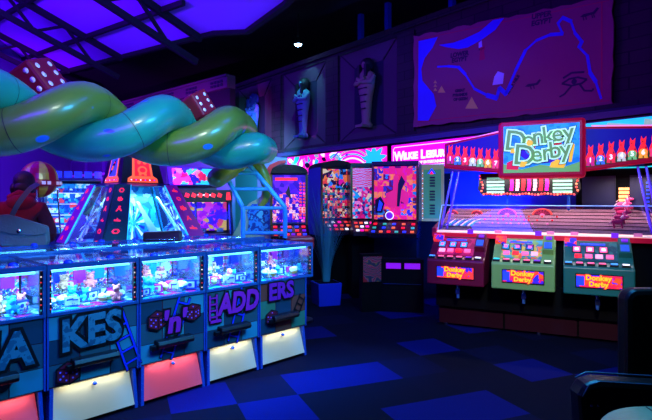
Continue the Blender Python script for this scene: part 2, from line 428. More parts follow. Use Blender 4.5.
ml(c1([(48,85),(120,70),(100,110),(70,150),(57,190),(62,235),(105,285),(115,330),(85,385),(45,385)]),-.006,0,mb)
ml(c1([(125,100),(180,92),(222,78),(280,52),(330,10),(372,2),(340,45),(290,80),(235,110),(200,116),(150,108)]),-.006,0,mb)
mb.build('sea',mt_)
riv=c1([(120,182),(160,180),(200,184),(225,210),(260,265),(310,290),(345,300),(356,262),(380,285),(400,255)])+c2([(0,340),(35,260),(70,190),(110,155),(160,135),(205,132),(188,95),(205,75),(235,88),(250,130),(275,160),(265,180),(295,210),(305,270),(325,300),(345,360)])
mb=MB().m(MBLUE)
for i in range(len(riv)-1):
    a=Vector(mp3(*riv[i],0)); b=Vector(mp3(*riv[i+1],0)); w=.014+.010*((i*7)%3)/2+(.012 if 4<i<8 else 0)
    a.x-=2.27;b.x-=2.27;a.z-=2.85;b.z-=2.85; d=(b-a).normalized(); s=Vector((-d.z,0,d.x))*w; e=d*w*.5
    q=[a-s-e,b-s+e,b+s+e,a+s-e]; mb.prism([(v.x,v.z) for v in q],-.006,0)
mb.build('river',mt_)
for (x,y,s) in ((250,320,24),(135,268,14),(111,268,6),(111,253,6),(111,239,6)): mb=MB().m(MYEL); ml(c1([(x-s,y+s*.8),(x+s,y+s*.8),(x,y-s)]),-.006,0,mb); mb.build('pyramid_drawing',mt_)
mb=MB().m(MDARK)
def mtxt(s,uv,size,rot=-.08):
    p=mp3(uv[0],uv[1],0); mb.text(s,p[0]-2.27,p[2]-2.85,size,-.003,.004,bold=.004,rot=rot)
mtxt('UPPER',c2([(128,66)])[0],.10); mtxt('EGYPT',c2([(128,90)])[0],.10)
mtxt('LOWER',c1([(203,136)])[0],.10); mtxt('EGYPT',c1([(203,156)])[0],.10)
mtxt('GREAT',c1([(205,272)])[0],.06); mtxt('PYRAMIDS',c1([(205,288)])[0],.06); mtxt('OF GIZEH',c1([(207,304)])[0],.06)
mtxt('RED SEA',c1([(300,52)])[0],.09,.5); mtxt('RIVER NILE',c2([(25,312)])[0],.06,.95)
mb.build('lettering',mt_)
mb=MB().m(MDARK)
ec=mapuv(510+247/3.655,303/3.655)
def E(du,dv): p=mp3(ec[0]+du,ec[1]+dv,0); return (p[0]-2.27,-.003,p[2]-2.85)
def stroke(pts,w):
    for i in range(len(pts)-1):
        a,b=Vector(pts[i]),Vector(pts[i+1]); d=(b-a).normalized(); s=Vector((-d.z,0,d.x))*w
        mb.prism([(v.x,v.z) for v in (a-s,b-s,b+s,a+s)],-.006,0)
stroke([E(-.05,0),E(-.02,.035),E(.015,.04),E(.05,.01)],.012); stroke([E(-.05,0),E(-.01,-.03),E(.03,-.02),E(.05,.01)],.012)
stroke([E(-.045,.05),E(-.01,.09),E(.04,.08)],.013); stroke([E(-.01,-.03),E(-.04,-.1),E(-.06,-.12)],.011); stroke([E(.02,-.02),E(.04,-.09),E(.07,-.1),E(.075,-.08)],.011)
p=E(.0,.005); mb.disc((p[0],p[2]),.035,-.006); mb.build('ink_eye',mt_)
# striding beasts and birds in ink
def beast(cx,cy,s,legs):
    u,v=mapuv(cx,cy); q=mp3(u,v,0); X,Z=q[0]-2.27,q[2]-2.85
    mb.prism([(X-s,Z),(X-s*.6,Z+s*.25),(X+s*.5,Z+s*.2),(X+s*.95,Z+s*.6),(X+s*1.15,Z+s*.45),(X+s*.7,Z-s*.05),(X-s*.5,Z-s*.12)],-.006,0)
    for l in legs: mb.prism([(X+l*s,Z),(X+(l+.1)*s,Z),(X+(l+.2)*s,Z-s*.5),(X+(l+.1)*s,Z-s*.5)],-.006,0)
for a_ in ((592,18,.11,(-.7,-.4,.3,.5)),(536,86,.11,(-.3,.1)),(485,51,.05,(0,))):
    mb=MB().m(MDARK); beast(*a_); mb.build('ink_beast',mt_)
mb=MB().m(MRED); p=mp3(*c1([(290,133)])[0],0); X,Z=p[0]-2.27,p[2]-2.85
mb.prism([(X-.05,Z-.1),(X+.05,Z-.1),(X+.03,Z+.02),(X+.05,Z+.1),(X-.03,Z+.1)],-.006,0)
mb.m(mat('map_white_paint',(200,190,230),.7)); mb.prism([(X-.06,Z+.1),(X,Z+.1),(X-.01,Z+.2),(X-.06,Z+.18)],-.006,0)
mb.build('figure_drawing',mt_); mb=MB().m(_m['map_white_paint'])
p=mp3(*c1([(350,225)])[0],0); X,Z=p[0]-2.27,p[2]-2.85; mb.prism([(X-.09,Z-.09),(X+.08,Z-.1),(X+.1,Z+.05),(X,Z+.1),(X-.06,Z+.03)],-.006,0)
mb.build('figure_drawing',mt_)

# ---------------------------------------------------------------- band of lit signs under the mural
sf=mat('soffit_violet_paint',(70,54,96),.7)
mb=MB(W).m(sf); mb.prism([(0,2.78),(-.30,2.68),(-.30,2.6),(0,2.6)],-3.3,8.0,axis='x'); mb.box(-3.3,8.0,-.30,0,2.04,2.1); struct(mb.build('trim_%d'%n)); n+=1
PINK=mat('lit_pink_sheet',(255,10,150),.4,emit=1.6,ecol=(255,12,150)); MAG=mat('lit_magenta_sheet',(235,20,200),.4,emit=1.3,ecol=(240,15,190))
LCY=mat('lit_cyan_print',(30,200,220),.4,emit=1.0); LWH=mat('lit_white_print',(240,235,245),.4,emit=1.3); LGR=mat('lit_sage_print',(150,190,160),.4,emit=.8)
LPU=mat('lit_purple_print',(110,20,190),.4,emit=.9); LTQ=mat('lit_turquoise_print',(20,170,150),.4,emit=.9); LDK=mat('unlit_dark_print',(20,6,30),.4)
LBL=mat('lit_blue_print',(30,60,230),.4,emit=1.0)
def sign_box(name,label,s0,s1,sheet):
    t=thing(name,label,'sign',W@Vector(((s0+s1)/2,-.30,2.12)),WA)
    w=(s1-s0)/2-.01
    mb=MB().m(BLACK).box(-w,w,.0,.25,0,.46); mb.build('light_box',t)
    return t,w
t,w=sign_box('floral_sign','long lit pink sign with leaves, stripes and a blue splash',-2.9,.24,PINK)
mb=MB().m(PINK).box(-w+.02,w-.02,-.01,0,.02,.44)
Y=-.014
def leaf(cx,cz,l,a,m,wd=.35):
    mb.m(m); ca,sa=math.cos(a),math.sin(a); pts=[]
    for i in range(9):
        u=i/8; pts.append((u*l,math.sin(math.pi*u)*l*wd))
    for i in range(7,0,-1):
        u=i/8; pts.append((u*l,-math.sin(math.pi*u)*l*wd*.6))
    q=[(cx+x*ca-z*sa,cz+x*sa+z*ca) for x,z in pts]
    q=[(min(max(x,-w+.02),w-.02),min(max(z,.025),.435)) for x,z in q]
    mb.prism(q,Y-.003,Y+.004)
rr=random.Random(5)
for i in range(24):
    leaf(-w+.15+i*.055+rr.uniform(-.02,.02),rr.uniform(.08,.38),rr.uniform(.16,.3),rr.uniform(0,6.28),[LGR,LWH,LTQ,LCY,LGR,MAG,LDK][i%7]); Y-=.0006
def arc(cx,cz,r,wd,a0,a1,m):
    global Y
    mb.m(m); N=18; o=[];q=[]
    for i in range(N+1):
        a=a0+(a1-a0)*i/N; o.append((cx+(r+wd)*math.cos(a),cz+(r+wd)*math.sin(a))); q.append((cx+r*math.cos(a),cz+r*math.sin(a)))
    cl=lambda p:(min(max(p[0],-w+.02),w-.02),min(max(p[1],.025),.435))
    o=[cl(p) for p in o]; q=[cl(p) for p in q]
    for i in range(N):
        mb.prism([q[i],o[i],o[i+1],q[i+1]],Y-.003,Y+.003)
    Y-=.0006
for k,m in enumerate((MAG,LWH,LCY,LGR,PINK,LPU)): arc(.12,.2,.26-.045*k,.04,-2.2,2.4,m)
for k,m in enumerate((LWH,LCY,LGR,LPU)): arc(.62,-.35+.03*k,.62+.05*k,.03,.5,2.3,m)
mb.m(LCY)
pts=[]
for i in range(36):
    a=2*math.pi*i/36; r=.2*(1+.28*math.sin(a*9)); pts.append((w-.32+r*math.cos(a)*1.3,min(max(.23+r*math.sin(a),.03),.43)))
mb.prism(pts,Y-.003,Y+.003); Y-=.001
mb.m(LGR).disc((w-.30,.22),.09,Y,12)
def star(cx,cz,r,m,k=5):
    mb.m(m); mb.prism([(cx+(r if i%2==0 else r*.45)*math.sin(math.pi*i/k),cz+(r if i%2==0 else r*.45)*math.cos(math.pi*i/k)) for i in range(2*k)],Y-.004,Y+.002)
star(.42,.1,.075,LCY); star(.78,.09,.085,LTQ); star(-.05,.36,.05,MAG); star(.5,.36,.05,LPU)
mb.build('sheet',t)
t,w=sign_box('name_sign','lit magenta sign reading WILKIE LEISURE in white capitals','' or .3,2.3,PINK)
mb=MB().m(MAG).box(-w+.02,w-.02,-.01,0,.02,.44)
mb.m(LWH)
for (x0,x1,z0,z1) in ((-w+.10,w-.10,.395,.405),(-w+.10,w-.10,.055,.065),(-w+.06,-w+.07,.095,.365),(w-.07,w-.06,.095,.365)): mb.box(x0,x1,-.014,-.01,z0,z1)
for sx in (-1,1):
    for (zc,zz) in ((.095,.06),(.365,.40)): mb.prism([(sx*(w-.06),zc),(sx*(w-.07),zc),(sx*(w-.105),zz),(sx*(w-.10),zz+.005)],-.014,-.01)
mb.build('sheet',t)
mb=MB().m(LWH); mb.text('W',-w+.2,.235,.215,-.014,.006,bold=.008); mb.text('ILKIE',-w+.46,.228,.155,-.014,.006,bold=.009,sx=.95); mb.text('L',-w+.73,.235,.2,-.014,.006,bold=.008); mb.text('EISURE',-w+1.02,.228,.155,-.014,.006,bold=.009,sx=.95)
mb.text('GROUP',-w+1.56,.232,.16,-.014,.006,bold=.008)
mb.text('PURVEYORS OF ENTERTAINMENT SINCE',-w+.86,.108,.062,-.014,.004,bold=.003,sx=1.05)
mb.build('lettering',t)
t,w=sign_box('mosaic_sign','lit sign of pink and turquoise shards above the race game',2.4,7.6,PINK)
mb=MB().m(LCY).box(-w+.02,w-.02,-.01,0,.02,.44)
rr=random.Random(9); x=-w+.05
while x<w-.7:
    m=[PINK,LTQ,LPU,LWH,MAG,LGR][rr.randrange(6)]; mb.m(m); l=rr.uniform(.25,.6)
    mb.prism([(x,.03),(x+l,.03),(x+l+rr.uniform(-.1,.15),.36),(x+rr.uniform(.05,.2),.42)],-.014,-.009); x+=l+.08
mb.build('sheet',t)

# ---------------------------------------------------------------- small ceiling spotlight
sl=thing('spotlight','small bright spotlight hanging from the black ceiling over a niche','spotlight',(-.60,10.75,5.6),0)
mb=MB().m(STEEL).cyl((0,0,0),(0,0,-.5),.015); mb.build('hanger_rod',sl)
mb=MB().m(STEEL).lathe([(.03,-.5),(.07,-.52),(.09,-.6),(.10,-.66),(.085,-.66),(.07,-.6)],n=20); mb.build('lamp_housing',sl)
mb=MB().m(mat('lamp_lens',(150,220,255),.3,emit=30,ecol=(150,210,255))).lathe([(.0,-.70),(.05,-.69),(.08,-.65)],n=18); mb.build('lens',sl)
# ================================================================ ISLAND OF COIN PUSHERS
IA=math.radians(46.36); IL=(-.147,5.26,0); I=frame(IL,IA)
RAIL=mat('blue_gloss_rail',(40,104,170),.2,.35); NAVY=mat('navy_laminate',(20,34,92),.35)
T1=mat('teal_square',(44,150,168),.45); T2=mat('dark_teal_square',(16,66,86),.45); T3=mat('grey_teal_square',(40,92,104),.45)
O1=mat('rust_square',(128,66,52),.45); G1=mat('green_square',(56,130,96),.45)
CRM=mat('cream_panel',(196,190,150),.6,emit=.16,ecol=(200,200,160)); SAL=mat('salmon_panel',(235,84,96),.55,emit=.24,ecol=(235,70,90))  # slight glow added to both to even out the light on the doors
EDG=mat('panel_edge_trim',(40,90,190),.25,.2)
GL=glass('case_glass',(220,240,255)); 
LETT=art('letter_teal_streaks',[(30,104,124),(52,136,150),(26,92,112)],14,0,'noise',.4); INK=mat('black_outline',(5,6,12),.5)
MAGL=mat('magenta_letters',(176,36,170),.45); PURL=mat('purple_letters',(140,30,160),.45)
LADB=mat('blue_ladder_print',(24,60,230),.4); DIER=mat('die_print_red',(120,14,44),.5); PIPM=mat('pip_print_blue',(150,110,235),.5)
PLAY=art('playfield_print',[(20,90,190),(60,190,230),(20,60,160),(200,230,250),(30,140,210),(200,30,150)],16,.0,'voronoi',.25)
BACKA=art('pusher_back_print',[(20,110,220),(70,210,240),(230,245,255),(20,70,200),(230,40,160),(40,170,230),(20,60,190),(240,120,110)],24,.9,'voronoi',.3,stretch=(1,1,1.6),distort=.3)
SHELF=mat('pusher_shelf_metal',(150,190,220),.2,.8); COIN=mat('coin_metal',(214,190,150),.25,.8); COIN2=mat('silver_coin_metal',(200,210,225),.25,.8)
BULBR=mat('tiny_red_bulb',(220,60,60),.4,emit=.9,ecol=(255,50,40)); BULBG=mat('tiny_green_bulb',(60,200,160),.4,emit=.5); BULBW=mat('tiny_white_bulb',(255,210,170),.4,emit=1.2)
TUBE=mat('case_light_tube',(190,225,255),.4,emit=5,ecol=(90,190,255))
DOME=mat('blue_dome_cap',(20,80,225),.2,.3)
PRI={ 'w':mat('white_card',(240,240,245),.5),'c':mat('cyan_toy_plastic',(40,180,220),.35),'p':mat('pink_plush',(250,120,120),.9),'m':mat('magenta_toy',(235,40,170),.5),'b':mat('blue_toy',(30,60,220),.4),'o':mat('peach_toy',(255,170,120),.6),'y':mat('yellow_toy',(230,210,90),.5)}

def die_print(mb,cx,cz,s,y):
    mb.m(INK).prism([(cx-s*1.1,cz+s*.55),(cx-s*.1,cz+s*1.15),(cx+s*1.1,cz+s*.75),(cx+s*1.1,cz-s*.6),(cx+s*.1,cz-s*1.15),(cx-s*1.1,cz-s*.7)],y-.003,y)
    mb.m(DIER).prism([(cx-s*.95,cz+s*.45),(cx+.05*s,cz+s*.25),(cx+s*.05,cz-s*.95),(cx-s*.95,cz-s*.6)],y-.005,y-.002)
    mb.prism([(cx+.15*s,cz+s*.25),(cx+s*.95,cz+s*.6),(cx+s*.95,cz-s*.5),(cx+s*.15,cz-s*.95)],y-.005,y-.002)
    mb.prism([(cx-s*.85,cz+s*.55),(cx-s*.1,cz+s*.98),(cx+s*.85,cz+s*.7),(cx+.1*s,cz+s*.36)],y-.005,y-.002)
    mb.m(PIPM)
    for (a,b) in ((-.72,.2),(-.2,.05),(-.46,-.18),(-.72,-.42),(-.2,-.62),(.38,.0),(.72,.1),(.38,-.5),(.72,-.25),(0,.68)): mb.disc((cx+a*s,cz+b*s),s*.09,y-.008,8)
def ladder_print(mb,x0,z0,x1,z1,w,y,mt,rungs=5,ink=True):
    a=Vector((x0,0,z0)); b=Vector((x1,0,z1)); d=(b-a).normalized(); s=Vector((-d.z,0,d.x))
    def bar(p,q,t,m,yy):
        dd=(q-p).normalized(); ss=Vector((-dd.z,0,dd.x))*t; v=[p-ss,q-ss,q+ss,p+ss]; mb.m(m).prism([(k.x,k.z) for k in v],yy-.003,yy)
    for k in (-1,1):
        if ink: bar(a+s*w*k/2-d*.01,b+s*w*k/2+d*.01,.013,INK,y)
        bar(a+s*w*k/2,b+s*w*k/2,.008,mt,y-.003)
    for i in range(rungs):
        c=a.lerp(b,(i+.5)/rungs)
        if ink: bar(c-s*w/2,c+s*w/2,.012,INK,y)
        bar(c-s*w/2,c+s*w/2,.007,mt,y-.003)
def big(mb,st,x,z,size,y,mt,sx=1.0,shear=.12,rot=0,space=1.0):
    mb.m(INK).text(st,x,z,size,y,.004,bold=.034*size/.3,sx=sx,shear=shear,rot=rot,space=space)
    mb.m(mt).text(st,x,z,size,y-.005,.004,bold=.012*size/.3,sx=sx,shear=shear,rot=rot,space=space)

def pusher(x0,x1,label,panel,decor=None,squares=None,right_post=True,seed=1,glassw=None):
    w=(x1-x0)/2; c=(x0+x1)/2; rn=random.Random(seed)
    t=thing('coin_pusher',label,'arcade machine',I@Vector((c,0,0)),IA)
    g0=-w+.004; g1=(glassw if glassw else w)-.004
    w-=.004
    mb=MB().m(NAVY).box(-w,w,.012,.84,.30,.80); mb.box(-w,w,.06,.84,.04,.30); mb.m(MATTE).box(-w+.01,w-.01,.03,.84,0,.05); mb.build('cabinet',t)
    mb=MB().m(mat('panel_backing_red',(96,22,52),.5)).box(-w,w,0,.011,.305,.80)
    sq=squares or [T1,T2,T3]; nx=3; dx=2*w/nx
    for i in range(nx):
        for j in range(3):
            m=sq[(i+j*2+seed)%len(sq)]
            zs=(.31,.46,.63,.795); mb.m(m).box(-w+i*dx+.004,-w+(i+1)*dx-.004,-.004,.004,zs[j]+.003,zs[j+1]-.003)
    fp=mb.build('front_panel',t)
    if decor:
        mb=MB(); decor(mb,w,-.006); mb.build('printed_lettering',t)
    # lower panel with an added even glow, leaning out towards the floor
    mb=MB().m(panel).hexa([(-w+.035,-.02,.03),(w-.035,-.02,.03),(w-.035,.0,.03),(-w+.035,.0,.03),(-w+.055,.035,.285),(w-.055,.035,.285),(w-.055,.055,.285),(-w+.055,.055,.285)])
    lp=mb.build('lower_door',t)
    mb=MB().m(DOME).lathe([(.0,-.03),(.012,-.026),(.014,-.012),(.010,.0)],(0,.02,.262),14,axis='y'); mb.build('lock_knob',lp)
    for sx in (-1,1): mb=MB().m(EDG); mb.hexa([(sx*(w-.02)-.012,-.022,.0),(sx*(w-.02)+.012,-.022,.0),(sx*(w-.02)+.012,.05,.0),(sx*(w-.02)-.012,.05,.0),(sx*(w-.032)-.012,.0,.3),(sx*(w-.032)+.012,.0,.3),(sx*(w-.032)+.012,.06,.3),(sx*(w-.032)-.012,.06,.3)]); mb.build('door_frame',t)
    mb=MB().m(BLACK); mb.prism([(-.0,.43),(-.07,.425),(-.085,.45),(-.07,.48),(0,.485)],-.17,.15,axis='x'); mb.box(-.21,-.15,-.05,0,.41,.45); mb.build('handle',t,bevel=.006)
    # glass case
    mb=MB().m(RAIL)
    mb.box(g0,g1,-.015,.02,.80,.822); mb.box(g0,g1,-.015,.03,1.122,1.155); mb.box(g0,g1,.80,.84,1.12,1.15)
    for xx in (g0,g1-.016): mb.box(xx,xx+.016,-.018,.012,.80,1.15); mb.box(xx,xx+.016,.0,.82,1.135,1.155); mb.box(xx,xx+.016,.81,.84,.80,1.13)
    mb.m(BLACK)
    for xx in (g0+.016,g1-.032): mb.box(xx,xx+.016,.0,.03,.822,1.115)
    mb.build('case_frame',t)
    mb=MB().m(GL).box(g0+.016,g1-.016,-.004,.002,.822,1.115); mb.build('front_glass',t)
    mb=MB().m(GL).box(g0+.022,g1-.022,.03,.80,1.146,1.151); mb.build('top_glass',t)
    mb=MB().m(PLAY); mb.hexa([(g0+.01,.02,.815),(g1-.01,.02,.815),(g1-.01,.5,.83),(g0+.01,.5,.83),(g0+.01,.02,.825),(g1-.01,.02,.825),(g1-.01,.5,.845),(g0+.01,.5,.845)]); mb.build('playfield',t)
    mb=MB().m(SHELF).box(g0+.03,g1-.03,.30,.62,.846,.90); mb.m(PLAY).box(g0+.03,g1-.03,.292,.30,.85,.895); mb.build('pusher_shelf',t)
    mb=MB().m(BACKA).box(g0+.02,g1-.02,.52,.54,.90,1.12); mb.build('back_panel',t)
    mb=MB().m(mat('mirror_side',(150,180,215),.12,.9)).box(g0+.001,g0+.01,.03,.8,.82,1.12).box(g1-.01,g1-.001,.03,.8,.82,1.12)
    mb.m(BLACK).box(g0+.02,g1-.02,.55,.8,.84,1.06); mb.build('side_lining',t)
    mb=MB().m(art('highlight_deck_print',[(30,110,200),(120,210,240),(30,70,170),(230,240,250),(40,150,210),(200,60,150),(20,60,150)],11,.45,'voronoi',.3,stretch=(1,2,1),distort=.3)).box(g0+.03,g1-.03,.56,.79,1.06,1.065); mb.build('highlight_deck',t)  # glowing deck added for cyan and white highlights under the top glass
    mb=MB().m(EDG).box(-w,-w+.012,-.012,.012,.30,.80); mb.build('corner_strip',t); mb=MB().m(EDG).box(w-.012,w,-.012,.012,.30,.80); mb.build('corner_strip',t)
    mb=MB().m(PRI['c']); 
    for k in range(4):
        xx=g0+.1+(g1-g0-.2)*k/3; mb.m([PRI['m'],PRI['c'],PRI['w'],PRI['b']][(k+seed)%4]).box(xx-.045,xx+.045,.49,.515,.93+.02*(k%2),1.03+.03*((k+seed)%2))
    mb.build('prize_boards',t)
    mb=MB()
    for sx,xx in ((1,g0+.026),(-1,g1-.026)):
        for k in range(7): mb.m([BULBR,BULBG,BULBR,BULBW][(k+seed)%4]).ball((xx,.0,.85+.038*k),.0055,8,6)
    mb.build('bulb_strip',t)
    mb=MB().m(TUBE).cyl((g0+.05,.045,1.105),(g1-.05,.045,1.105),.008); mb.build('light_tube',t)
    for k in range(2):
        xx=-w*.55+k*w*1.05; mb=MB().m(DOME).lathe([(.032,1.155),(.03,1.168),(.018,1.178),(0,1.18)],(xx,.015 if k==0 else .12,0),16)
        d=mb.build('dome_cap',t)
    # lamp inside the case
    L=bpy.data.lights.new('case_lamp','AREA'); L.shape='RECTANGLE'; L.size=2*w-.12; L.size_y=.05; L.color=(.30,.72,1.0); L.energy=CASE_W*(w/.32)
    lo=bpy.data.objects.new('case_lamp',L); C.objects.link(lo); lo.location=(0,.09,1.108); lo.rotation_euler=(math.radians(12),0,0); lo.parent=t
    if decor:
        L=bpy.data.lights.new('door_lamp','AREA'); L.shape='RECTANGLE'; L.size=2*w-.2; L.size_y=.012; L.color=(1,.93,.82) if panel is CRM else (1,.7,.68); L.energy=DOOR_W
        lo=bpy.data.objects.new('door_lamp',L); C.objects.link(lo); lo.location=(0,-.008,.297); lo.rotation_euler=(math.radians(14),0,0); lo.parent=t
    return t,g0,g1
CASE_W=13; DOOR_W=.42

def dec_na(mb,w,y):
    ladder_print(mb,-.34+.06,.36,-.16,.78,.1,y,LADB)
    big(mb,'NA',.03,.61,.31,y-.008,LETT,sx=.95,shear=.05)
def dec_kes(mb,w,y):
    ladder_print(mb,.29,.32,.13,.79,.11,y,LADB)
    big(mb,'KES',-.025,.65,.30,y-.008,LETT,sx=.88,rot=.05,shear=.05)
    die_print(mb,-.19,.39,.075,y-.012)
def dec_n(mb,w,y):
    ladder_print(mb,-.07,.32,.10,.79,.10,y,LADB)
    die_print(mb,-.15,.64,.075,y-.01); die_print(mb,.17,.655,.07,y-.01)
    big(mb,"'n'",.0,.60,.24,y-.016,MAGL,sx=1.0)
def dec_ladd(mb,w,y):
    ladder_print(mb,-.01,.32,.14,.79,.10,y,LADB)
    ladder_print(mb,-.22,.55,-.22,.77,.07,y-.008,MAGL,4)
    mb.m(INK).box(-.26,-.13,y-.012,y-.006,.515,.56); mb.m(MAGL).box(-.25,-.14,y-.016,y-.01,.525,.55)
    big(mb,'ADD',.06,.665,.25,y-.01,MAGL,sx=.82)
def dec_ers(mb,w,y):
    big(mb,'ERS',-.04,.70,.22,y-.008,PURL,sx=.95,shear=.0)
    die_print(mb,-.16,.46,.07,y-.01)
    ladder_print(mb,.16,.45,.26,.62,.08,y,INK,3,False)

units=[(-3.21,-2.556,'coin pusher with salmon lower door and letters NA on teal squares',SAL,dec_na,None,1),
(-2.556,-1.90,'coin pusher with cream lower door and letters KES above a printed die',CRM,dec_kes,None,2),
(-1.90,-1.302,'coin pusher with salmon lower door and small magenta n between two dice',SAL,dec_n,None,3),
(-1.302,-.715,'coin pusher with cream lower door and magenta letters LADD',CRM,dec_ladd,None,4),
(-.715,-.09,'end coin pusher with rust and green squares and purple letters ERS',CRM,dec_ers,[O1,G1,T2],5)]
names=['NA','KES','n','LADD','ERS']
def coins(g0,g1,c,seed,label,M):
    rn=random.Random(seed); mb=MB()
    for k in range(260):
        x=rn.uniform(g0+.06,g1-.06); y=rn.uniform(.05,.6); z=(.832+.02*y) if y<.29 else .905
        z+=rn.random()**2*.022
        mb.m(COIN if rn.random()<.6 else COIN2)
        T=Matrix.Translation((x,y,z))@Matrix.Rotation(rn.uniform(-.3,.3),4,'X')@Matrix.Rotation(rn.uniform(-.3,.3),4,'Y')
        mb.lathe([(0,.0015),(.0125,.0015),(.0125,-.0015),(0,-.0015)],n=9,smooth=False,M=T)
    o=mb.build('coins'); o.matrix_world=M; tag(o,label,'coins',kind='stuff'); return o
def card(m):
    mb=MB().m(m).box(-.04,.04,-.003,.003,0,.055); mb.m(PRI['b']).box(-.03,.03,-.0045,-.003,.03,.04); return mb
def plush(m):
    mb=MB().m(m).ball((0,0,.03),(.032,.028,.032),12,8).ball((0,-.005,.072),.024,12,8)
    for s in (-1,1): mb.ball((s*.018,0,.094),.009,8,6).ball((s*.03,-.012,.035),(.012,.016,.012),8,6).ball((s*.018,-.026,.012),.012,8,6)
    mb.m(INK)
    for s in (-1,1): mb.ball((s*.009,-.027,.077),.003,6,4)
    return mb
def capsule(m):
    mb=MB().m(m).lathe([(0,0),(.015,.003),(.026,.014),(.03,.03),(.0305,.03)],n=14); mb.m(PRI['w']).lathe([(.0305,.03),(.03,.034),(.026,.046),(.015,.057),(0,.06)],n=14); return mb
def boxed(m):
    mb=MB().m(m).box(-.045,.045,-.02,.02,0,.06); mb.m(PRI['w']).box(-.03,.03,-.022,-.02,.01,.05); mb.m(m).disc((0,.03),.013,-.024,10,.002); return mb
KINDS=[('prize_card',card,'w','white prize card'),('plush_toy',plush,'p','pink plush toy'),('toy_capsule',capsule,'c','cyan toy capsule'),('prize_box',boxed,'b','blue prize box'),('prize_card',card,'w','white prize card'),('plush_toy',plush,'c','cyan plush toy'),('prize_box',boxed,'m','magenta prize box'),('plush_toy',plush,'o','peach plush toy'),('toy_capsule',capsule,'y','yellow toy capsule')]
proto={}
CT={'prize_card':'card','plush_toy':'soft toy','toy_capsule':'capsule','prize_box':'box'}
spots=['beside the front glass','by the bulb strip','against the back shelf','on the upper shelf','mid playfield','at the shelf end','under the back board','near the post','among coins']
for (x0,x1,lab,panel,dec,sq,seed) in units:
    t,g0,g1=pusher(x0,x1,lab,panel,dec,sq,seed=seed,glassw=(.3125+.09) if seed==5 else None)
    nm=names[seed-1]; c=(x0+x1)/2; M=I@Matrix.Translation((c,0,0)); rn=random.Random(40+seed)
    coins(g0,g1,c,seed,'loose coins heaped in the coin pusher lettered '+nm,M)
    n2=23
    for k in range(n2):
        kd=KINDS[(k*2+seed)%9] if k<10 else KINDS[(k*5+seed*3)%9]
        key=(kd[0],kd[2])
        if key not in proto: proto[key]=kd[1](PRI[kd[2]]).build(kd[0]); o=proto[key]
        else: o=proto[key].copy(); C.objects.link(o)
        up = k%3==2; yy=(.36+rn.uniform(-.02,.10)) if up else rn.uniform(.08,.24)
        x=g0+.09+(g1-g0-.18)*(((k*5)%n2)/(n2-1)); z=.905 if up else .835+.02*yy
        o.matrix_world=M@Matrix.Translation((x,yy,z))@Matrix.Rotation(rn.uniform(-.6,.6),4,'Z')@Matrix.Scale(rn.uniform(.85,1.3),4)
        tag(o,kd[3]+(' on the upper shelf of the pusher lettered ' if up else ' behind the front glass of the pusher lettered ')+nm,CT[kd[0]],'prizes in the pusher lettered '+nm+' '+kd[2]+kd[0]+('u' if up else 'd'))
        o['group']=kd[3]+'s in the pusher lettered '+nm+(', upper shelf' if up else ', playfield')
# the row behind, back to back
t0,g0,g1=pusher(-.72,-.08,'coin pusher of the rear row',CRM,None,None,seed=6)
glabs=['rear row coin pusher backing onto the pusher lettered ERS','rear row coin pusher backing onto the pusher lettered LADD','rear row coin pusher backing onto the pusher with small n','rear row coin pusher backing onto the pusher lettered KES','rear row coin pusher backing onto the pusher lettered NA']
for k in range(5):
    o=t0 if k==0 else copy_tree(t0)
    c=-.36-k*.65; o.location=I@Vector((c,1.72,0)); o.rotation_euler=(0,0,IA+math.pi); o['label']=glabs[k]; o['group']='rear row of coin pushers'
mb=MB().m(RAIL).box(-3.2,.06,.845,.875,1.10,1.17); o=mb.build('centre_rail'); o.matrix_world=I.copy(); tag(o,'long blue metal rail between the two rows of coin pushers','rail')

# black housing lying on the glass tops
t=thing('black_display_box','low black box lying on the glass tops before the pyramid machine','box',P(163,243,5.2)+Vector((0,0,0)),math.radians(8))
t.location.z=1.17
mb=MB().m(BLACK).hexa([(-.19,-.06,0),(.19,-.06,0),(.19,.07,0),(-.19,.07,0),(-.19,-.05,.10),(.18,-.04,.11),(.18,.07,.11),(-.19,.07,.10)]); mb.build('housing',t,bevel=.012)
mb=MB().m(CHROME).box(-.16,.16,-.066,-.06,.02,.03); mb.build('trim_strip',t)

# ---------------------------------------------------------------- the two twisted snakes
def spotted(name,c1,c2,spot,sc):
    m=bpy.data.materials.new(name); m.use_nodes=True; nt=m.node_tree; b=nt.nodes['Principled BSDF']
    tc=nt.nodes.new('ShaderNodeTexCoord'); nz=nt.nodes.new('ShaderNodeTexNoise'); nz.inputs['Scale'].default_value=1.6; nt.links.new(tc.outputs['Object'],nz.inputs['Vector'])
    r=ramp(nt,[c1,c1,c2,c2],'LINEAR'); nt.links.new(nz.outputs['Fac'],r.inputs['Fac'])
    mp=nt.nodes.new('ShaderNodeMapping'); mp.inputs['Rotation'].default_value=(0,0,-IA); mp.inputs['Scale'].default_value=(.8,1.4,2.0); nt.links.new(tc.outputs['Object'],mp.inputs['Vector'])
    vo=nt.nodes.new('ShaderNodeTexVoronoi'); vo.inputs['Scale'].default_value=sc; vo.inputs['Randomness'].default_value=1; nt.links.new(mp.outputs['Vector'],vo.inputs['Vector'])
    mr=nt.nodes.new('ShaderNodeMapRange'); mr.inputs['From Min'].default_value=.125; mr.inputs['From Max'].default_value=.10; nt.links.new(vo.outputs['Distance'],mr.inputs['Value'])
    mx=nt.nodes.new('ShaderNodeMix'); mx.data_type='RGBA'; nt.links.new(mr.outputs['Result'],mx.inputs['Factor']); nt.links.new(r.outputs['Color'],mx.inputs['A']); mx.inputs['B'].default_value=rgb(spot)
    nt.links.new(mx.outputs['Result'],b.inputs['Base Color']); b.inputs['Roughness'].default_value=.36; b.inputs['Coat Weight'].default_value=.3; b.inputs['Coat Roughness'].default_value=.1
    return m
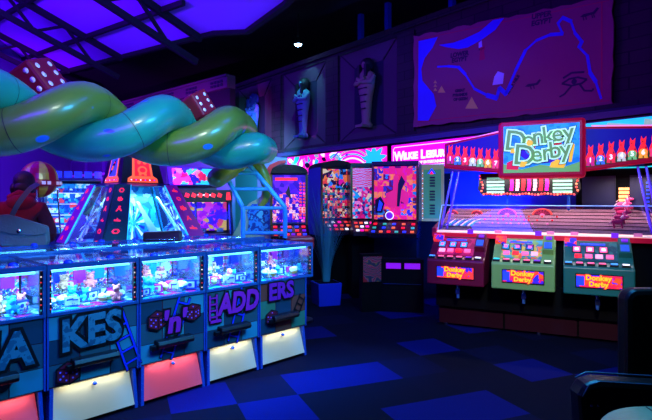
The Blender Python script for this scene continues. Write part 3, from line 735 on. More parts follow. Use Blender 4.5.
SNG=spotted('green_snake_gloss',(84,116,40),(100,132,48),(24,120,230),1.9); SNT=spotted('teal_snake_gloss',(16,124,120),(30,160,124),(10,90,220),2.3)
SEAM=mat('snake_seam',(20,40,24),.6)
def axis_pt(t,off=.80):   # centre line of the island, t metres from its right end
    return I@Vector((-t-.0,off,0))
def helix(t,ph,A=.165,z=2.28):
    a=math.radians(90+(ph-t)*240); return I@Vector((-t,.80-.20*math.cos(a),z+A*math.sin(a)))
def snake(name,lab,pts,rad,m,seams):
    t=thing(name,lab,'snake sculpture',(pts[0].x,pts[0].y,pts[0].z),0)
    o=pts[0]; L=[p-o for p in pts]
    # resample smoothly
    mb=MB().m(m).tube(L,rad,24,False)
    # rounded ends
    for e,(p,r) in enumerate(((L[0],rad[0]),(L[-1],rad[-1]))): pass
    b=mb.build('body',t)
    for k in seams:
        d=(L[k+1]-L[k-1]).normalized(); mb=MB().m(SEAM).tube([L[k]-d*.003,L[k]+d*.003],[rad[k]*1.006]*2,28,False); mb.build('seam',t)
    return t
def endcap(pts,rad,r,n=6):
    d=(pts[-1]-pts[-2]).normalized(); e=pts[-1]; 
    for i in range(1,n+1):
        a=math.pi/2*i/n; pts.append(e+d*r*math.sin(a)); rad.append(max(r*math.cos(a),.002))
def startcap(pts,rad,r,n=6):
    d=(pts[0]-pts[1]).normalized(); e=pts[0]
    for i in range(1,n+1):
        a=math.pi/2*i/n; pts.insert(0,e+d*r*math.sin(a)); rad.insert(0,max(r*math.cos(a),.002))
def cr(pts,n=8):    # Catmull-Rom
    pts=[Vector(p) for p in pts]; out=[]
    q=[pts[0]*2-pts[1]]+pts+[pts[-1]*2-pts[-2]]
    for i in range(1,len(q)-2):
        for k in range(n):
            t=k/n; out.append(.5*((2*q[i])+(q[i+1]-q[i-1])*t+(2*q[i-1]-5*q[i]+4*q[i+1]-q[i+2])*t*t+(3*q[i]-q[i-1]-3*q[i+1]+q[i+2])*t*t*t))
    out.append(pts[-1]); return out
N=70
ts=[3.1-(3.1-.42)*k/N for k in range(N+1)]
pts=[helix(t,1.95) for t in ts]; rad=[.182]*len(pts)
tail=cr([pts[-1],I@Vector((-.16,.98,2.40)),I@Vector((-.05,1.12,2.2)),P(236,163,5.95),P(224,173,5.85),P(217,178,5.75)],6)[1:]
tr=[.187-.075*min(1,i/len(tail)*1.3) for i in range(len(tail))]
pts+=tail; rad+=tr; startcap(pts,rad,.165); endcap(pts,rad,rad[-1])
snake('snake_sculpture','long glossy green snake tube twisted over the coin pushers',pts,rad,SNG,(20,36,56))
ts=[3.1-(3.1-.45)*k/N for k in range(N+1)]
pts=[helix(t,1.20) for t in ts]; rad=[.182]*len(pts)
tail=cr([pts[-1],I@Vector((-.25,.66,2.175)),I@Vector((-.12,.72,2.185)),I@Vector((-.02,.78,2.18))],6)[1:]
pts+=tail; rad+=[.187-.022*min(1,i/10) for i in range(len(tail))]; startcap(pts,rad,.165); endcap(pts,rad,rad[-1])
snake('snake_sculpture','long glossy teal snake tube twisted around the green one',pts,rad,SNT,(18,44,60))
pts=cr([P(236,161,6.15),P(248,161,6.15),P(259,168,6.1),P(266,182,6.1),P(266,196,6.1),P(261,205,6.1)],6); rad=[.10-.06*(i/len(pts)) for i in range(len(pts))]; startcap(pts,rad,rad[0]); endcap(pts,rad,rad[-1])
snake('snake_tail','thin green snake tail curling down beside the blue ladder',pts,rad,SNG,())['category']='snake sculpture'

# red dice resting on the snakes
DICE=mat('die_red_gloss',(130,8,36),.5); PIP=mat('die_pip_white',(250,240,240),.4)
def die(lab,pos,s,rot,faces):
    t=thing('giant_die',lab,'die',pos,0); t.rotation_euler=(Matrix.Rotation(rot[0],4,'Y')@Matrix.Rotation(rot[1],4,'X')@Matrix.Rotation(rot[2],4,'Z')).to_euler()
    mb=MB().m(DICE).box(-s/2,s/2,-s/2,s/2,-s/2,s/2); mb.build('cube',t,bevel=s*.09)
    lay={1:[(0,0)],2:[(-1,-1),(1,1)],3:[(-1,-1),(0,0),(1,1)],4:[(-1,-1),(1,1),(-1,1),(1,-1)],5:[(-1,-1),(1,1),(-1,1),(1,-1),(0,0)],6:[(-1,-1),(-1,0),(-1,1),(1,-1),(1,0),(1,1)]}
    ax=[(Matrix.Rotation(a,4,'Z')) for a in (0,math.pi/2,math.pi,-math.pi/2)]+[Matrix.Rotation(math.pi/2,4,'X'),Matrix.Rotation(-math.pi/2,4,'X')]
    for M,nf in zip(ax,faces):
        for (a,b) in lay[nf]: mb=MB().m(PIP).lathe([(0,-s/2-.003),(s*.075,-s/2-.002),(s*.08,-s/2+.002)],(a*s*.27,0,b*s*.27),14,M=M,axis='y'); mb.build('pip',t)
    return t
die('large red die resting where the green snake starts, six pips showing',P(37,83,4.5),.33,(math.radians(-32),math.radians(14),math.radians(76)),(6,1,4,6,2,5))
die('small red die wedged between the teal loop and green loop',P(196,107,5.25),.26,(math.radians(-30),math.radians(14),math.radians(60)),(6,1,4,1,5,2))

# blue ladder standing on the island
LAD=mat('sky_blue_enamel',(40,150,215),.3)
YL=5.9
t=thing('toy_ladder','bent sky blue tube ladder standing at the end of the pushers','ladder',(P(264,240,YL).x,YL,1.16))
o=Vector(t.location)
def lp(px,py,Y=YL): return P(px,py,Y)-o
for pts in ([lp(285,238),lp(285,210),lp(283,205),lp(246,161)],[lp(243,238),lp(243,209),lp(241,204),lp(222,168)]):
    mb=MB().m(LAD).tube(cr(pts,5),.028,12); mb.build('rail',t)
for a,b in ((lp(243,233),lp(285,233)),(lp(243,208),lp(285,208)),(lp(234,189),lp(268,189)),(lp(225,173),lp(256,173))):
    mb=MB().m(LAD).cyl(a,b,.022,n=10); mb.build('rung',t)

def empty_light(name,parent,loc,rot,sx,sy,col,en):
    L=bpy.data.lights.new(name,'AREA'); L.shape='RECTANGLE'; L.size=sx; L.size_y=sy; L.color=col; L.energy=en
    o=bpy.data.objects.new(name,L); C.objects.link(o); o.location=loc; o.rotation_euler=rot
    if parent: o.parent=parent
    return o
# ================================================================ PYRAMID MACHINE
PC=(-2.72,6.05,0)
S=1.5
t=thing('pyramid_machine','pyramid shaped prize machine with slanted hieroglyph pillars and cyan glass','arcade machine',PC,IA)
def pcorner(h,z):
    c=S/2; return [Vector((c-h,c-h,z)),Vector((c+h,c-h,z)),Vector((c+h,c+h,z)),Vector((c-h,c+h,z))]
lo=pcorner(S/2,1.0); hi=pcorner(.43,1.80)
def FP(f,u,v,out=0.0):
    a,b=lo[f],lo[(f+1)%4]; c,d=hi[f],hi[(f+1)%4]
    p=a.lerp(b,u).lerp(c.lerp(d,u),v)
    nrm=((b-a).cross(c-a)).normalized(); return p+nrm*out
def fquad(mb,f,u0,u1,v0,v1,o0=0,o1=.02,u0t=None,u1t=None):
    u0t=u0 if u0t is None else u0t; u1t=u1 if u1t is None else u1t
    mb.hexa([FP(f,u0,v0,o0),FP(f,u1,v0,o0),FP(f,u1,v0,o1),FP(f,u0,v0,o1),FP(f,u0t,v1,o0),FP(f,u1t,v1,o0),FP(f,u1t,v1,o1),FP(f,u0t,v1,o1)])
PINKP=mat('pillar_violet',(120,30,150),.4,emit=.35,ecol=(120,10,160)); TEALP=mat('pillar_dark_teal',(20,70,90),.4,emit=.12,ecol=(10,60,90)); GLY=mat('glyph_neon_red',(255,40,90),.4,emit=.9,ecol=(255,40,80)); GLC=mat('edge_cyan_strip',(40,200,255),.3,emit=1.2,ecol=(30,170,255))
mb=MB().m(NAVY).box(.03,S-.03,.03,S-.03,0,.96); mb.m(RAIL).box(-.01,S+.01,-.01,S+.01,.95,1.0); mb.build('cabinet',t)
core=art('pyramid_core_print',[(30,150,220),(90,220,240),(20,90,190),(200,240,255),(30,130,200),(50,190,220)],9,.35,'voronoi',.3,distort=.2)
mb=MB().m(core); q0=pcorner(.30,1.03); q1=pcorner(.17,1.78); mb.hexa(q0+q1); mb.m(PLAY).box(.06,S-.06,.06,S-.06,1.0,1.03); mb.build('core',t)
for f in range(4):
    for side in (0,1):
        mb=MB().m(PINKP if (f==3 and side==0) or (f==0 and side==1) else TEALP)
        if side==0: fquad(mb,f,0,.20,0,1,-.02,.02,0,.22)
        else: fquad(mb,f,.83,1,0,1,-.02,.02,.8,1)
        pl=mb.build('pillar',t)
        mb=MB().m(GLY); uc=.09 if side==0 else .91
        for k,vv in enumerate((.08,.25,.42,.60,.76,.9)):
            s=.044+.008*(k%2); kind=(k+f+side)%4
            cc=[(-1,-.5),(-.3,-.9),(.8,-.6),(1,.1),(.4,.3),(.2,.9),(-.4,.5),(-.9,.7)] if kind==0 else ([(-1,0),(-.5,-.7),(.5,-.7),(1,0),(.5,.7),(-.5,.7)] if kind==1 else ([(-1,-.3),(1,-.5),(.9,.1),(.2,.2),(.1,.8),(-.2,.8),(-.2,.2),(-1,.3)] if kind==2 else [(-.9,-.8),(-.5,-.8),(0,-.1),(.6,-.8),(.9,-.6),(.3,.4),(.5,.9),(-.2,.9),(-.3,.3)]))
            pts=[FP(f,uc+a*s*.8,vv+b*s,.024) for a,b in cc]
            cen=[FP(f,uc+a*s*.8*.5,vv+b*s*.5,.025) for a,b in cc]
            if kind==1:
                for i in range(len(pts)): mb.poly([pts[i],pts[(i+1)%len(pts)],cen[(i+1)%len(pts)],cen[i]])
            else: mb.poly(pts)
        mb.build('glyphs',pl)
    mb=MB().m(GLC); fquad(mb,f,.20,.212,0,1,0,.012,.222,.235); fquad(mb,f,.815,.828,0,1,0,.012,.785,.798); mb.build('edge_light',t)
    mb=MB().m(GL); fquad(mb,f,.185,.815,.02,.98,-.006,0,.215,.785); mb.build('glass',t)
    # rays board, slide and small prizes inside
    mb=MB().m(mat('white_slide',(235,240,250),.4)); 
    mb.hexa([FP(f,.52,.05,-.14),FP(f,.62,.05,-.14),FP(f,.62,.05,-.12),FP(f,.52,.05,-.12),FP(f,.36,.78,-.14),FP(f,.40,.78,-.14),FP(f,.40,.78,-.12),FP(f,.36,.78,-.12)]) if f==0 else mb.hexa([FP(f,.24,.05,-.12),FP(f,.30,.05,-.12),FP(f,.30,.05,-.10),FP(f,.24,.05,-.10),FP(f,.50,.85,-.12),FP(f,.55,.85,-.12),FP(f,.55,.85,-.10),FP(f,.50,.85,-.10)])
    mb.build('slide',t)
    mb=MB().m(mat('ray_board_blue',(40,40,170),.4,emit=.3,ecol=(40,40,200)))
    c=(.30,.42)
    for k in range(14):
        a0=2*math.pi*k/14; a1=a0+.22
        mb.m(_m['ray_board_blue'] if k%2 else LWH); mb.poly([FP(f,c[0]+.03*math.cos(a0),c[1]+.04*math.sin(a0),-.10),FP(f,c[0]+.13*math.cos(a0),c[1]+.28*math.sin(a0),-.10),FP(f,c[0]+.13*math.cos(a1),c[1]+.28*math.sin(a1),-.10)])
    for k in range(5):
        for j in range(3): mb.m(LWH if (k+j)%2 else LPU); p=FP(f,c[0]-.1+k*.05,c[1]-.3-j*.06,-.10); mb.ball(p,.016,8,6)
    mb.build('ray_board',t)
for f in range(4): empty_light('pyramid_lamp',t,tuple(FP(f,.5,.9,-.06)),((FP(f,.5,.3,-.25)-FP(f,.5,.9,-.06)).to_track_quat('-Z','Y').to_euler()),.5,.03,(.3,.8,1.0),16)
# head of the pyramid with its two neon cartouches
a=pcorner(.31,1.82); b_=pcorner(.24,2.20)
mb=MB().m(BLACK).hexa(a+b_); mb.m(NAVY).hexa(pcorner(.45,1.79)+pcorner(.33,1.83)); 
pk=mb.build('head_box',t)
NO=mat('cartouche_orange',(240,110,60),.4,emit=.9,ecol=(255,100,50)); NR=mat('cartouche_red',(230,20,40),.4,emit=1.3,ecol=(240,20,40)); NB=mat('cartouche_blue',(50,60,220),.4,emit=1.2)
for f in range(4):
    def HP(u,v,out):
        p=a[f].lerp(a[(f+1)%4],u).lerp(b_[f].lerp(b_[(f+1)%4],u),v); nrm=((a[(f+1)%4]-a[f]).cross(b_[f]-a[f])).normalized(); return p+nrm*out
    mb=MB()
    def hp(pts,m,o): mb.m(m).poly([HP(u,v,o) for u,v in pts])
    ov=lambda cx,cy,rx,ry,n=16:[(cx+rx*math.cos(2*math.pi*i/n),cy+ry*math.sin(2*math.pi*i/n)) for i in range(n)]
    hp([(.14,.06),(.86,.06),(.86,.2),(.76,.3),(.76,.97),(.24,.97),(.24,.3),(.14,.2)],NO,.004)
    hp([(.19,.1),(.81,.1),(.81,.18),(.19,.18)],NR,.008)
    hp([(.30,.28),(.70,.28),(.70,.93),(.30,.93)],NR if f%2==0 else NB,.008)
    if f%2==0:
        hp(ov(.5,.5,.13,.15),NO,.012); hp(ov(.5,.5,.08,.09),NR,.016); hp(ov(.42,.78,.05,.07),NO,.012); hp(ov(.58,.78,.05,.07),NO,.012); hp([(.4,.3),(.46,.3),(.48,.4),(.4,.38)],NO,.012); hp([(.6,.3),(.54,.3),(.52,.4),(.6,.38)],NO,.012)
    else:
        hp([(.36,.35),(.42,.33),(.6,.7),(.64,.88),(.52,.84),(.38,.62)],BLACK,.012); hp([(.40,.5),(.5,.5),(.55,.66),(.46,.66)],NO,.016); hp([(.5,.74),(.6,.74),(.58,.82)],NR,.016)
    for k in range(6): hp(ov(.22+.11*k,.14,.02,.025,8),NB if k%2 else LWH,.012)
    mb.build('cartouche',pk)

# ================================================================ MACHINES BEHIND
# prize cabinet with the purple glow
MP1=art('marquee_red_cyan_print',[(230,20,50),(40,190,220),(240,60,120),(20,30,120),(250,120,90),(180,10,60)],9,1.1,'voronoi',.3,distort=.25)
WIN=art('prize_window_print',[(200,20,200),(250,60,200),(90,20,220),(250,180,90),(255,70,120),(60,40,230),(180,20,230)],12,1.0,'voronoi',.3,distort=.2)
t=thing('prize_cabinet','blue prize cabinet with red and cyan marquee and magenta glowing window','arcade machine',P(205,200,8.7)*1.0,math.radians(20))
t.location.z=0; t.scale=(1.12,1,1)
mb=MB().m(NAVY).box(-.42,.42,0,.7,0,1.0)
for sx in (-1,1):
    mb.prism([(-.02,.95),(.7,.95),(.7,1.75),(.25,1.75)],sx*.42-.02,sx*.42+.02,axis='x')
mb.box(-.42,.42,.66,.7,1,1.75); mb.build('cabinet',t)
mb=MB().m(WIN).box(-.38,.38,.35,.37,1.05,1.6)
mb.build('prize_board',t)
mb=MB().m(BULBW)
for k in range(5): mb.ball((-.3+k*.15,.3,1.56),.022,8,6)
mb.build('window_lamp',t)
mb=MB().m(GL); mb.hexa([(-.4,0,1.0),(.4,0,1.0),(.4,.01,1.0),(-.4,.01,1.0),(-.4,.17,1.55),(.4,.17,1.55),(.4,.18,1.55),(-.4,.18,1.55)]); mb.build('glass',t)
for sx in (-.4,-.13,.4): mb=MB().m(RAIL).tube([(sx,-.01,1.0),(sx,.17,1.56)],.018,8); mb.build('window_post',t)
mb=MB().m(BLACK).box(-.44,.44,.12,.45,1.56,1.78); mb.m(NR)
for k in range(6): mb.prism([(-.3+k*.1,1.66),(-.24+k*.1,1.64),(-.22+k*.1,1.7),(-.28+k*.1,1.73)],.11,.12)
mb.m(LWH).box(-.1,.1,.113,.12,1.68,1.70); mb.m(NR).prism([(.34,1.6),(.42,1.6),(.40,1.74),(.35,1.74)],.11,.12); mb.build('lower_marquee',t)
mb=MB().m(NAVY).hexa([(-.52,.05,1.85),(.24,.05,1.85),(.3,.3,1.85),(-.46,.3,1.85),(-.56,.0,2.16),(.3,.0,2.16),(.34,.3,2.16),(-.5,.3,2.16)]); mb.box(-.4,.2,.2,.3,1.75,1.86)
mb.m(MP1).hexa([(-.47,.035,1.87),(.2,.035,1.87),(.2,.05,1.87),(-.47,.05,1.87),(-.49,-.012,2.14),(.26,-.012,2.14),(.26,.0,2.14),(-.49,.0,2.14)]); mb.build('marquee',t)
for k in range(9):
    o=boxed(PRI['m' if k%2 else 'w']).build('prize_box'); o.matrix_world=frame(t.location,math.radians(20))@Matrix.Translation((-.3+.3*(k%3),.30-.05*(k//3)*0,1.02+.17*(k//3)))@Matrix.Scale(1.2,4)
    if k//3: bpy.data.objects.remove(o); continue
    tag(o,'small prize box at the foot of the magenta glowing window','box','prize boxes in the magenta lit cabinet')
o=mb=None
# red low seat block behind the ladder
t=thing('bench_stool','low red padded stool behind the end of the pushers','stool',(P(300,240,6.6).x,6.6,0),math.radians(10))
mb=MB().m(mat('red_vinyl',(150,14,34),.4)).box(-.17,.17,-.16,.16,.96,1.12); mb.build('seat',t,bevel=.03)
mb=MB().m(BLACK).cyl((0,0,.03),(0,0,.97),.04).cyl((0,0,0),(0,0,.03),.17,n=24); mb.build('pedestal',t)

# white fronted prize shelves far behind the person
t=thing('prize_shelf_cabinet','tall cabinet of small white and cyan lit prizes behind the person','cabinet',(P(73,200,9.0).x,9.0,0),math.radians(20))
SHB=art('lit_prize_rows',[(20,60,170),(30,140,210),(210,235,250),(20,90,190),(230,60,80),(60,190,225),(20,50,140)],11,.8,'grid',.3)
mb=MB().m(NAVY).box(-.5,.5,0,.5,0,1.0).box(-.5,-.46,0,.5,1,1.95).box(.46,.5,0,.5,1,1.95).box(-.5,.5,.46,.5,1,1.95).box(-.52,.52,-.02,.5,1.95,2.0); mb.build('cabinet',t)
mb=MB().m(SHB).box(-.46,.46,.30,.32,1.0,1.9); mb.build('prize_board',t)
for k in range(4):
    mb=MB().m(LWH).box(-.46,.46,.1,.3,1.12+.2*k,1.13+.2*k); mb.build('shelf',t)
mb=MB().m(GL).box(-.46,.46,.0,.01,1.0,1.93); mb.build('glass',t)
mb=MB()
for k in range(6): mb.m(mat('blue_dice_row',(40,90,220),.3,emit=.25,ecol=(40,90,230))).box(-.48+.165*k,-.48+.165*k+.12,.05,.17,2.0,2.12)
mb.build('top_blocks',t)

# striped balloon of a children's ride
t=thing('balloon_ride','red and yellow striped balloon top of a small ride behind the person','ride',(P(39,178,7.3).x,7.3,0))
RB=mat('balloon_red',(175,16,40),.35,coat=.3); YB2=mat('balloon_yellow',(210,190,50),.35,coat=.3)
mb=MB(); n=12
for g in range(n):
    mb.m(RB if g%2 else YB2); K=10
    for i in range(K):
        p0=-math.pi/2+math.pi*i/K; p1=p0+math.pi/K; r=.255
        for s in range(3):
            a0=2*math.pi*(g+s/3)/n; a1=2*math.pi*(g+(s+1)/3)/n
            mb.add([(r*math.cos(p)*math.cos(a),r*math.cos(p)*math.sin(a),1.90+r*math.sin(p)*1.05) for p,a in ((p0,a0),(p0,a1),(p1,a1),(p1,a0))],[(0,1,2,3)],True)
mb.build('envelope',t)
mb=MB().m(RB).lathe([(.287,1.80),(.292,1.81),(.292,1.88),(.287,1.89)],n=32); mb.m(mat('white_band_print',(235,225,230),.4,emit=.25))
for k in range(26):
    if k%3!=2: a=2*math.pi*k/26; mb.box(-.024,.024,-.298,-.292,1.822,1.868,M=Matrix.Rotation(a,4,'Z'))
mb.build('band',t)
mb=MB().m(CHROME)
for k in range(4): a=k*math.pi/2+.4; mb.cyl((.24*math.cos(a),.24*math.sin(a),1.75),(.3*math.cos(a),.3*math.sin(a),.75),.012,n=8)
mb.build('rope_post',t)
mb=MB().m(mat('wicker_basket',(120,80,40),.7,bump=.6)).lathe([(0,.2),(.26,.2),(.34,.75),(.31,.75),(.24,.26)],n=24); mb.m(BLACK).lathe([(0,0),(.35,0),(.35,.2),(0,.2)],n=24); mb.build('basket',t)

# cream S-shaped board with a blue motif
t=thing('cream_side_board','cream S-shaped cabinet board with a blue motif behind the ladder','cabinet board',(P(250,240,7.4).x,7.4,0))
o=Vector((t.location.x,7.4,0)); CR=mat('cream_laminate',(176,190,160),.5)
pp=[(P(x,y,7.4)-o) for x,y in ((224,240),(232,236),(238,226),(243,212),(249,203),(258,199),(265,192),(270,184),(281,184),(281,240))]
poly=[(p.x,p.z) for p in pp]+[(pp[-1].x,0),(pp[0].x,0)]
mb=MB().m(CR).prism(poly,0,.05); mb.build('board',t)
mb=MB().m(art('blue_motif_print',[(20,70,190),(40,130,220),(16,50,150),(70,170,220)],9,.25,'noise',.4))
q=[(P(x,y,7.4)-o) for x,y in ((247,234),(249,222),(247,212),(252,204),(260,204),(266,198),(272,206),(274,222),(270,234))]
mb.prism([(p.x,p.z) for p in q],-.01,.0); mb.build('motif',t)

# ---------------------------------------------------------------- fruit machines
def fruit(name,lab,loc,rz,w,art_top,art_low,side,desk,z0=1.30,z1=2.12,arch=True,archc=BLACK,seed=1,btn=None,group=None,side_l=None):
    t=thing(name,lab,'fruit machine',loc,rz,group); rn=random.Random(seed)
    mb=MB().m(MATTE).box(-w+.03,w-.03,.02,.6,0,1.0); mb.m(side).box(-w,w,.0,.6,1.0,z1+.03); mb.build('cabinet',t)
    if arch:
        pts=[(-w,z1+.02)]+[(-w*math.cos(math.pi*i/12),z1+.03+.12*math.sin(math.pi*i/12)) for i in range(13)]+[(w,z1+.02)]
        mb=MB().m(archc).prism(pts,-.06,.6); mb.build('arched_canopy',t)
    else:
        mb=MB().m(archc).box(-w,w,-.04,.6,z1+.02,z1+.08); mb.build('flat_canopy',t)
    for s_ in (-w,w-.03): mb=MB().m(mat('gold_trim',(120,100,60),.3,.8)).box(s_,s_+.03,-.03,0,z0-.05,z1+.02); mb.build('screen_frame',t)
    mb=MB(); zm=z0+(z1-z0)*.62
    mb.m(art_top).box(-w+.035,w-.035,-.012,0,zm,z1); mb.m(art_low).box(-w+.035,w-.035,-.014,0,z0,zm)
    mb.build('lit_screen',t)
    mb=MB().m(desk); mb.hexa([(-w,-.34,1.04),(w,-.34,1.04),(w,.0,1.04),(-w,.0,1.04),(-w,-.34,1.10),(w,-.34,1.10),(w,.0,z0-.02),(-w,.0,z0-.02)]); dk=mb.build('button_desk',t)
    bt=btn or [BULBR,PINK,LWH,NO]
    sl=(z0-.02-1.10)/.34
    for r_ in range(3):
        for k in range(5 if r_ else 6):
            nn=5 if r_ else 6
            x=-w+.07+(2*w-.14)*k/(nn-1); y=-.30+.1*r_; z=1.10+sl*(y+.34)
            mb=MB().m(bt[(k*3+r_+seed)%len(bt)]); T=Matrix.Translation((x,y,z))@Matrix.Rotation(math.atan(sl),4,'X'); mb.box(-.026,.026,-.018,.018,-.005,.014,M=T); mb.build('button',dk)
    return t
FA_T=art('fruit_art_a_top',[(240,60,60),(230,200,150),(40,120,200),(230,20,140),(30,20,60),(250,120,60)],15,.7,'voronoi',.25,distort=.2)
FA_L=art('fruit_art_a_low',[(30,14,40),(240,70,50),(30,60,150),(20,10,30),(240,190,140),(220,20,80),(20,120,120)],22,.7,'grid',.25)
FB_T=art('fruit_art_b_top',[(230,20,130),(40,180,210),(230,230,240),(190,20,170),(30,90,200),(240,60,90)],6,.7,'wave',.25)
FB_L=art('fruit_art_b_low',[(220,20,120),(40,30,120),(240,120,180),(30,150,200),(190,20,90),(240,200,170)],24,.7,'voronoi',.25)
FC=art('fruit_art_c',[(225,20,90),(240,90,50),(40,40,130),(230,30,80),(30,110,170),(240,120,60),(215,20,110),(90,10,60)],11,.85,'grid',.25)
FS=art('fruit_art_s',[(80,16,200),(50,12,160),(100,30,220),(60,16,180),(50,14,160)],14,.6,'voronoi',.25)
FS2=art('fruit_art_s2',[(50,16,170),(240,90,130),(60,30,200),(250,180,180),(40,12,140),(60,20,190)],22,.7,'grid',.25)
BSIDE=mat('machine_side_blue',(26,52,130),.45); DKP=mat('machine_dark_maroon',(46,12,34),.35); DKB=mat('machine_black_gloss',(12,10,20),.25)
A_=fruit('fruit_machine','fruit machine with arched top and rows of fruit symbols, beside the spiky plant',(P(337,200,8.45).x,8.45,0),math.radians(22),.30,FA_T,FA_L,BSIDE,DKP,seed=1)
B_=fruit('fruit_machine','narrow fruit machine with pink and blue swirls between its two neighbours',(P(365,200,8.15).x,8.15,0),math.radians(6),.24,FB_T,FB_L,DKB,DKP,arch=False,seed=2)
C_=fruit('fruit_machine','wide fruit machine with grid of orange and pink squares and round dial',(P(395,200,7.75).x,7.75,0),math.radians(-15),.36,FC,FC,DKB,DKB,arch=False,seed=3,btn=[BULBG,NR,NO,LBL])
mb=MB().m(LPU).lathe([(0,-.02),(.055,-.03),(.058,-.02),(.055,-.012)],(-.08,-.02,1.36),24,axis='y'); mb.m(LWH).lathe([(.054,-.028),(.062,-.04),(.066,-.025),(.062,-.012)],(-.08,-.02,1.36),24,axis='y'); mb.build('dial',C_)
mb=MB().m(NR)   # number ribbon figures on the glass
mb.m(mat('figure_rose',(200,20,80),.4,emit=.8,ecol=(225,30,90))).prism([(-.12,1.5),(-.02,1.44),(.06,1.6),(.2,1.52),(.22,1.7),(.08,1.8),(.05,1.98),(-.02,1.98),(-.03,1.75),(-.14,1.7)],-.02,-.014)
mb.m(LDK).prism([(.03,1.5),(.07,1.5),(.1,1.75),(.16,1.88),(.1,1.98),(.05,1.85)],-.026,-.02); mb.prism([(-.3,1.4),(-.2,1.4),(-.16,1.55),(-.22,1.66),(-.31,1.6)],-.02,-.014); mb.m(LBL).prism([(-.27,1.43),(-.22,1.43),(-.19,1.54),(-.24,1.6)],-.026,-.02)
mb.build('screen_figures',C_)
mb=MB().m(mat('side_gold_green',(120,110,50),.4,emit=.35,ecol=(150,160,80))).box(.37,.74,-.05,.03,1.28,2.14); mb.m(mat('side_panel_green',(30,80,40),.5,emit=.45,ecol=(70,150,80))).box(.44,.70,-.056,-.05,1.32,2.06)
mb.m(mat('side_panel_olive',(80,84,44),.4,emit=.15,ecol=(90,90,50))).box(.37,.41,-.056,-.05,1.28,2.14)
mb.m(LBL).prism([(.5,2.0),(.56,2.08),(.62,2.0)],-.062,-.056); mb.m(NR).prism([(.53,1.99),(.56,2.04),(.59,1.99)],-.066,-.06)
mb.m(BLACK)
for k in range(14): mb.box(.53,.61,-.062,-.056,1.38+.042*k,1.38+.042*k+.024) if k%5!=4 else None
mb.build('side_sign',C_)
for k in range(20):
    mb=MB().m(BULBR if k%2 else LWH).ball((.425,-.06,1.32+.038*k),.007,6,5); mb.build('side_bulb',C_)
# the shared lower housing: price card and two lit vents
t=thing('purple_vent_stand','black low stand with two purple lit vents under the fruit machines','stand',(P(402,285,7.15).x,7.12,0),math.radians(-10))
mb=MB().m(MATTE).box(-.30,.30,0,.2,0,.76); mb.build('housing',t,bevel=.01)
mb=MB().m(mat('vent_purple_lamp',(150,30,200),.4,emit=.7,ecol=(150,20,190))).box(-.23,-.02,-.01,0,.62,.70); mb.build('lit_vent',t); mb=MB().m(_m['vent_purple_lamp']).box(.03,.25,-.01,0,.62,.70); mb.build('lit_vent',t)
mb=MB().m(CHROME).box(-.27,.27,-.02,0,.40,.41); mb.build('kick_strip',t)
t=thing('picture_stand','small dark stand showing a red and blue swirl picture','stand',(P(372.5,280,7.15).x,7.16,0),math.radians(14))
mb=MB().m(MATTE).box(-.16,.16,0,.12,.0,.83); mb.build('housing',t)
mb=MB().m(art('stand_picture_print',[(120,20,30),(30,70,130),(170,30,30),(80,90,50),(20,30,60)],6,.16,'wave',.5,distort=.3)).box(-.14,.14,-.01,0,.43,.79); mb.build('picture',t)
# machine with the violet screen
V_=fruit('fruit_machine','fruit machine with violet screen, red button column and red edged arch',(P(289,200,7.2).x,7.2,0),math.radians(8),.27,FS,FS2,BSIDE,DKB,z0=1.28,z1=1.96,archc=DKB,seed=4,btn=[BULBR,LPU,NR,LBL])
mb=MB()
pts=[(-.31,1.90),(-.34,2.0),(-.28,2.10),(-.15,2.16),(-.05,2.17),(-.05,2.13),(-.15,2.11),(-.24,2.05),(-.27,1.98),(-.27,1.75),(-.33,1.75)]
mb.m(RB).prism(pts,-.08,.3); mb.build('arch_edge',V_)
for k in range(12):
    mb=MB().m(BULBR if k%4 else PINK).box(.15,.18,-.02,-.012,1.33+.045*k,1.355+.045*k).box(.20,.23,-.02,-.012,1.33+.045*k,1.355+.045*k); mb.build('bulb_pair',V_)
mb=MB().m(NR).box(-.2,.12,-.02,-.012,1.88,1.92); mb.m(LDK).prism([(-.05,1.7),(.03,1.6),(.0,1.82)],-.02,-.012); mb.build('screen_figures',V_)
# spiky plant in a square blue pot
t=thing('potted_plant','tall spiky plant in a square blue pot beside the fruit machines','plant',(P(326,298,7.9).x,7.7,0),math.radians(20))
mb=MB().m(mat('blue_pot_glaze',(30,50,190),.4)).hexa([(-.17,-.17,0),(.17,-.17,0),(.17,.17,0),(-.17,.17,0),(-.19,-.19,.34),(.19,-.19,.34),(.19,.19,.34),(-.19,.19,.34)]); mb.m(MATTE).box(-.16,.16,-.16,.16,.34,.35); mb.build('pot',t,bevel=.01)
mb=MB().m(mat('spiky_leaf',(50,130,150),.5)); rn=random.Random(2)
for k in range(110):
    a=rn.uniform(0,6.28); h=rn.uniform(.8,1.5); sp=rn.uniform(.08,.36); p0=Vector((.06*math.cos(a),.06*math.sin(a),.34)); q=[]
    sd=Vector((-math.sin(a),math.cos(a),0))*.011
    for i in range(5):
        u=i/4; c=Vector((math.cos(a)*(.06+sp*u*u),math.sin(a)*(.06+sp*u*u),.34+h*u)); ww=(1-u*.9); q.append((c-sd*ww,c+sd*ww))
    for i in range(4): mb.poly([q[i][0],q[i][1],q[i+1][1],q[i+1][0]])
mb.build('foliage',t)
